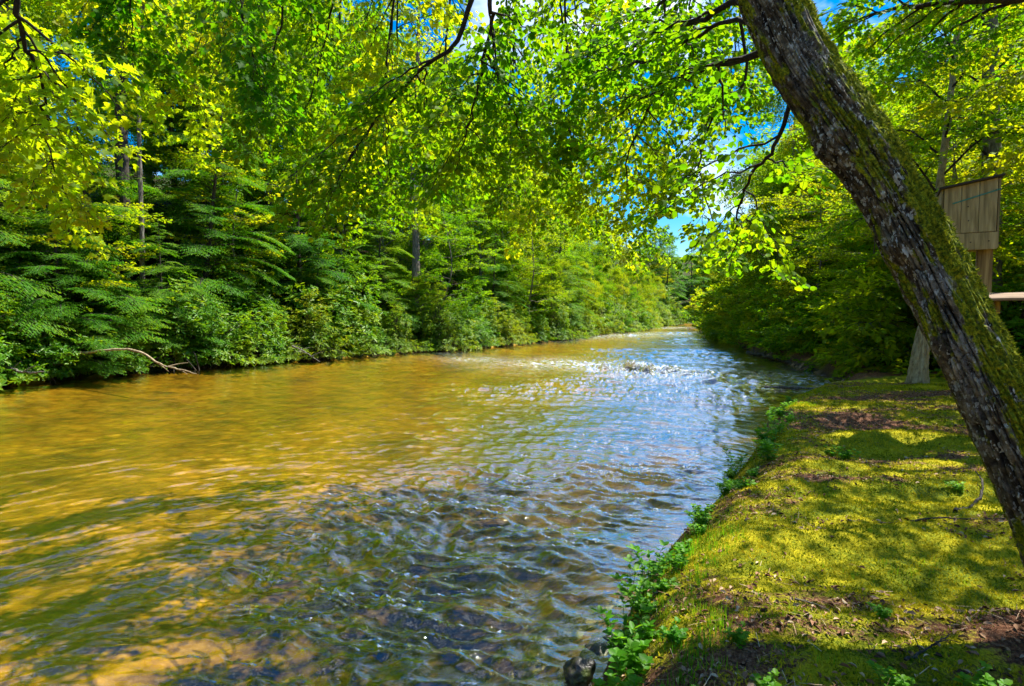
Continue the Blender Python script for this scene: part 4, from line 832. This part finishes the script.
stick('drifted_log', 'dark log slanting out of the river below the right bank shrubs', 'log', [w(748, 352, .05), w(765, 356, .08), w(795, 364, .05), w(820, 370, .1)], .10, tw=((3, (.0, 0, .5)), (8, (.1, 0, .25))))
stick('drifted_log', 'thin pale log in the shallows where the mossy bank ends', 'log', [w(765, 387, .02), w(800, 388, .05), w(840, 391, .06), w(862, 393, .1)], .05, 'grey_bark')
stick('dead_branch', 'pale bare branch arching from the left bank down to the water', 'branch', [at(60, 356, 19), at(100, 351, 18.6), at(135, 350, 18.2), at(160, 364, 17.8), at(178, 369, 17.6), at(197, 374, 17.4)], .045, 'pale_bark', tw=((14, (.4, 0, -.3)), (17, (.6, .1, .12)), (20, (.3, 0, -.15))))
stick('dead_branch', 'bare pale twigs at the waterline right of the arching branch', 'branch', [at(292, 346, 22), at(305, 352, 21.8), at(320, 362, 21.4)], .035, 'grey_bark', tw=((8, (.5, 0, .1)), (14, (-.5, 0, .1)), (18, (.5, 0, .2))))
stick('dead_branch', 'low reddish dead branch at the far left waterline', 'branch', [at(5, 366, 17.2), at(20, 372, 16.9), at(45, 372, 16.8)], .05, 'grey_bark', tw=((6, (.3, 0, .25)), (14, (.4, 0, .2))))
n = mat('wet_rock'); o = n.obj(); f1 = n.noise(5, 6, .7, o); f2 = n.noise(25, 4, .6, o)
n.done(n.mix(n.ramp(f1, [(.5, (0, 0, 0)), (.62, (1, 1, 1))]), n.ramp(f2, [(.3, (.012, .011, .01)), (.7, (.06, .05, .04))]), (.06, .08, .01)), n.ramp(f1, [(.4, (.15, .15, .15)), (.7, (.6, .6, .6))]), n.bump(f2, .8, .02), .5); M['rock'] = n.m
def rock(label, c, s, seed, kind='river_stone', group=None):
    bm = bmesh.new(); bmesh.ops.create_icosphere(bm, subdivisions=4, radius=1)
    A = np.array([v.co[:] for v in bm.verts]); f = 1+.32*fbm(A[:, 0]*1.1+seed, A[:, 1]*1.1, A[:, 2]*1.1, 4); A = A*f[:, None]*s
    for v, q in zip(bm.verts, A): v.co = q
    for fc in bm.faces: fc.smooth = True
    me = bpy.data.meshes.new(kind); bm.to_mesh(me); bm.free(); me.materials.append(M['rock']); ob = link(bpy.data.objects.new(kind, me)); ob.location = c; return tag(ob, label, 'rock', group)
rock('dark wet rock breaking the water at the bottom edge below the herbs', w(580, 672, .0), (.10, .09, .09), 3)
rock('small dark stone half sunk just above the bottom edge rock', w(612, 640, -.02)-np.array([0, 0, .03]), (.10, .07, .06), 8)
for i in range(26):
    px = g.uniform(470, 620); py = g.uniform(590, 686); q = w(px, py, 0)
    if dR(q[0], q[1]) > -.05: continue
    q[2] = zh(q[0], q[1])+.01; rock('brown cobble under the shallow water beside the near bank', q, g.uniform(.04, .11)*np.array([1.2, 1, .6]), i*3.1, 'cobble', 'cobbles in the shallows')

# ------------------------------------------------------------------ labels: where each repeat stands
from bpy_extras.object_utils import world_to_camera_view
bpy.context.view_layer.update()
ORD = ['leftmost', 'second from the left', 'third from the left', 'fourth from the left', 'fifth from the left', 'sixth from the left', 'seventh from the left', 'eighth from the left', 'ninth from the left', 'tenth from the left']
SHORT = {'broadleaf_tree': 'broadleaved tree', 'hemlock_tree': 'layered hemlock', 'laurel_shrub': 'laurel shrub', 'leafy_shrub': 'arching leafy shrub', 'understory_tree': 'slim understory tree', 'herb_plant': 'herb'}
TONE = {('yellow green',): 'yellow green', ('(tall)',): 'tall', ('(tallest)',): 'very tall', ('(small)',): 'small', ('(olive',): 'olive', ('(dark',): 'dark', ('(low',): 'low dark', ('(laurels)',): 'dark', ('(bushy)',): 'bushy', ('(green)',): 'green', ('(low)',): 'low'}
def zone(o, px, y):
    g_ = o.get('group', '')
    if 'herb' in g_: return 'on the bank lip ' + ('beside the wet rock' if y < 3.4 else 'beyond the wet rock' if y < 5 else 'halfway along' if y < 8.5 else 'at the far end')
    if 'moss' in g_: return 'in the moss'
    if 'left' in g_:
        if px < 95: return 'at the far left edge'
        if px < 205: return 'above the dead branch'
        if px < 330: return 'right of the dead branch'
        if px < 470: return 'left of the white riffle'
        if px < 600: return 'behind the white riffle'
        return 'upstream near the bend'
    if 'bend' in g_: return 'closing the river bend'
    if px < 745: return 'on the right bank near the bend'
    if px < 860: return 'left of the leaning trunk'
    if px < 950: return 'behind the leaning trunk'
    return 'behind the wooden box'
buckets = {}
for o in list(COL.objects):
    if o.parent is None and o.get('group') and o.name.split('.')[0] in SHORT:
        p = world_to_camera_view(sc, camo, o.matrix_world.translation); px = p.x*1024; y = o.location.y
        tone = next((v for k, v in TONE.items() if k[0] in o['group']), '')
        if o.get('group') == G7: tone = 'distant'
        b = (('low rounded ' if 'rounded young' in o['group'] else '')+tone+' '+SHORT[o.name.split('.')[0]]+' '+zone(o, px, y)).strip()
        buckets.setdefault((o['group'], b), []).append((px, o))
for (g_, b), L in buckets.items():
    L.sort(key=lambda t: t[0])
    for i, (px, o) in enumerate(L):
        if len(L) == 1: o['label'] = b
        elif i == len(L)-1: o['label'] = b+', rightmost'
        elif i < len(ORD): o['label'] = b+', '+ORD[i]
        else: o['label'] = b
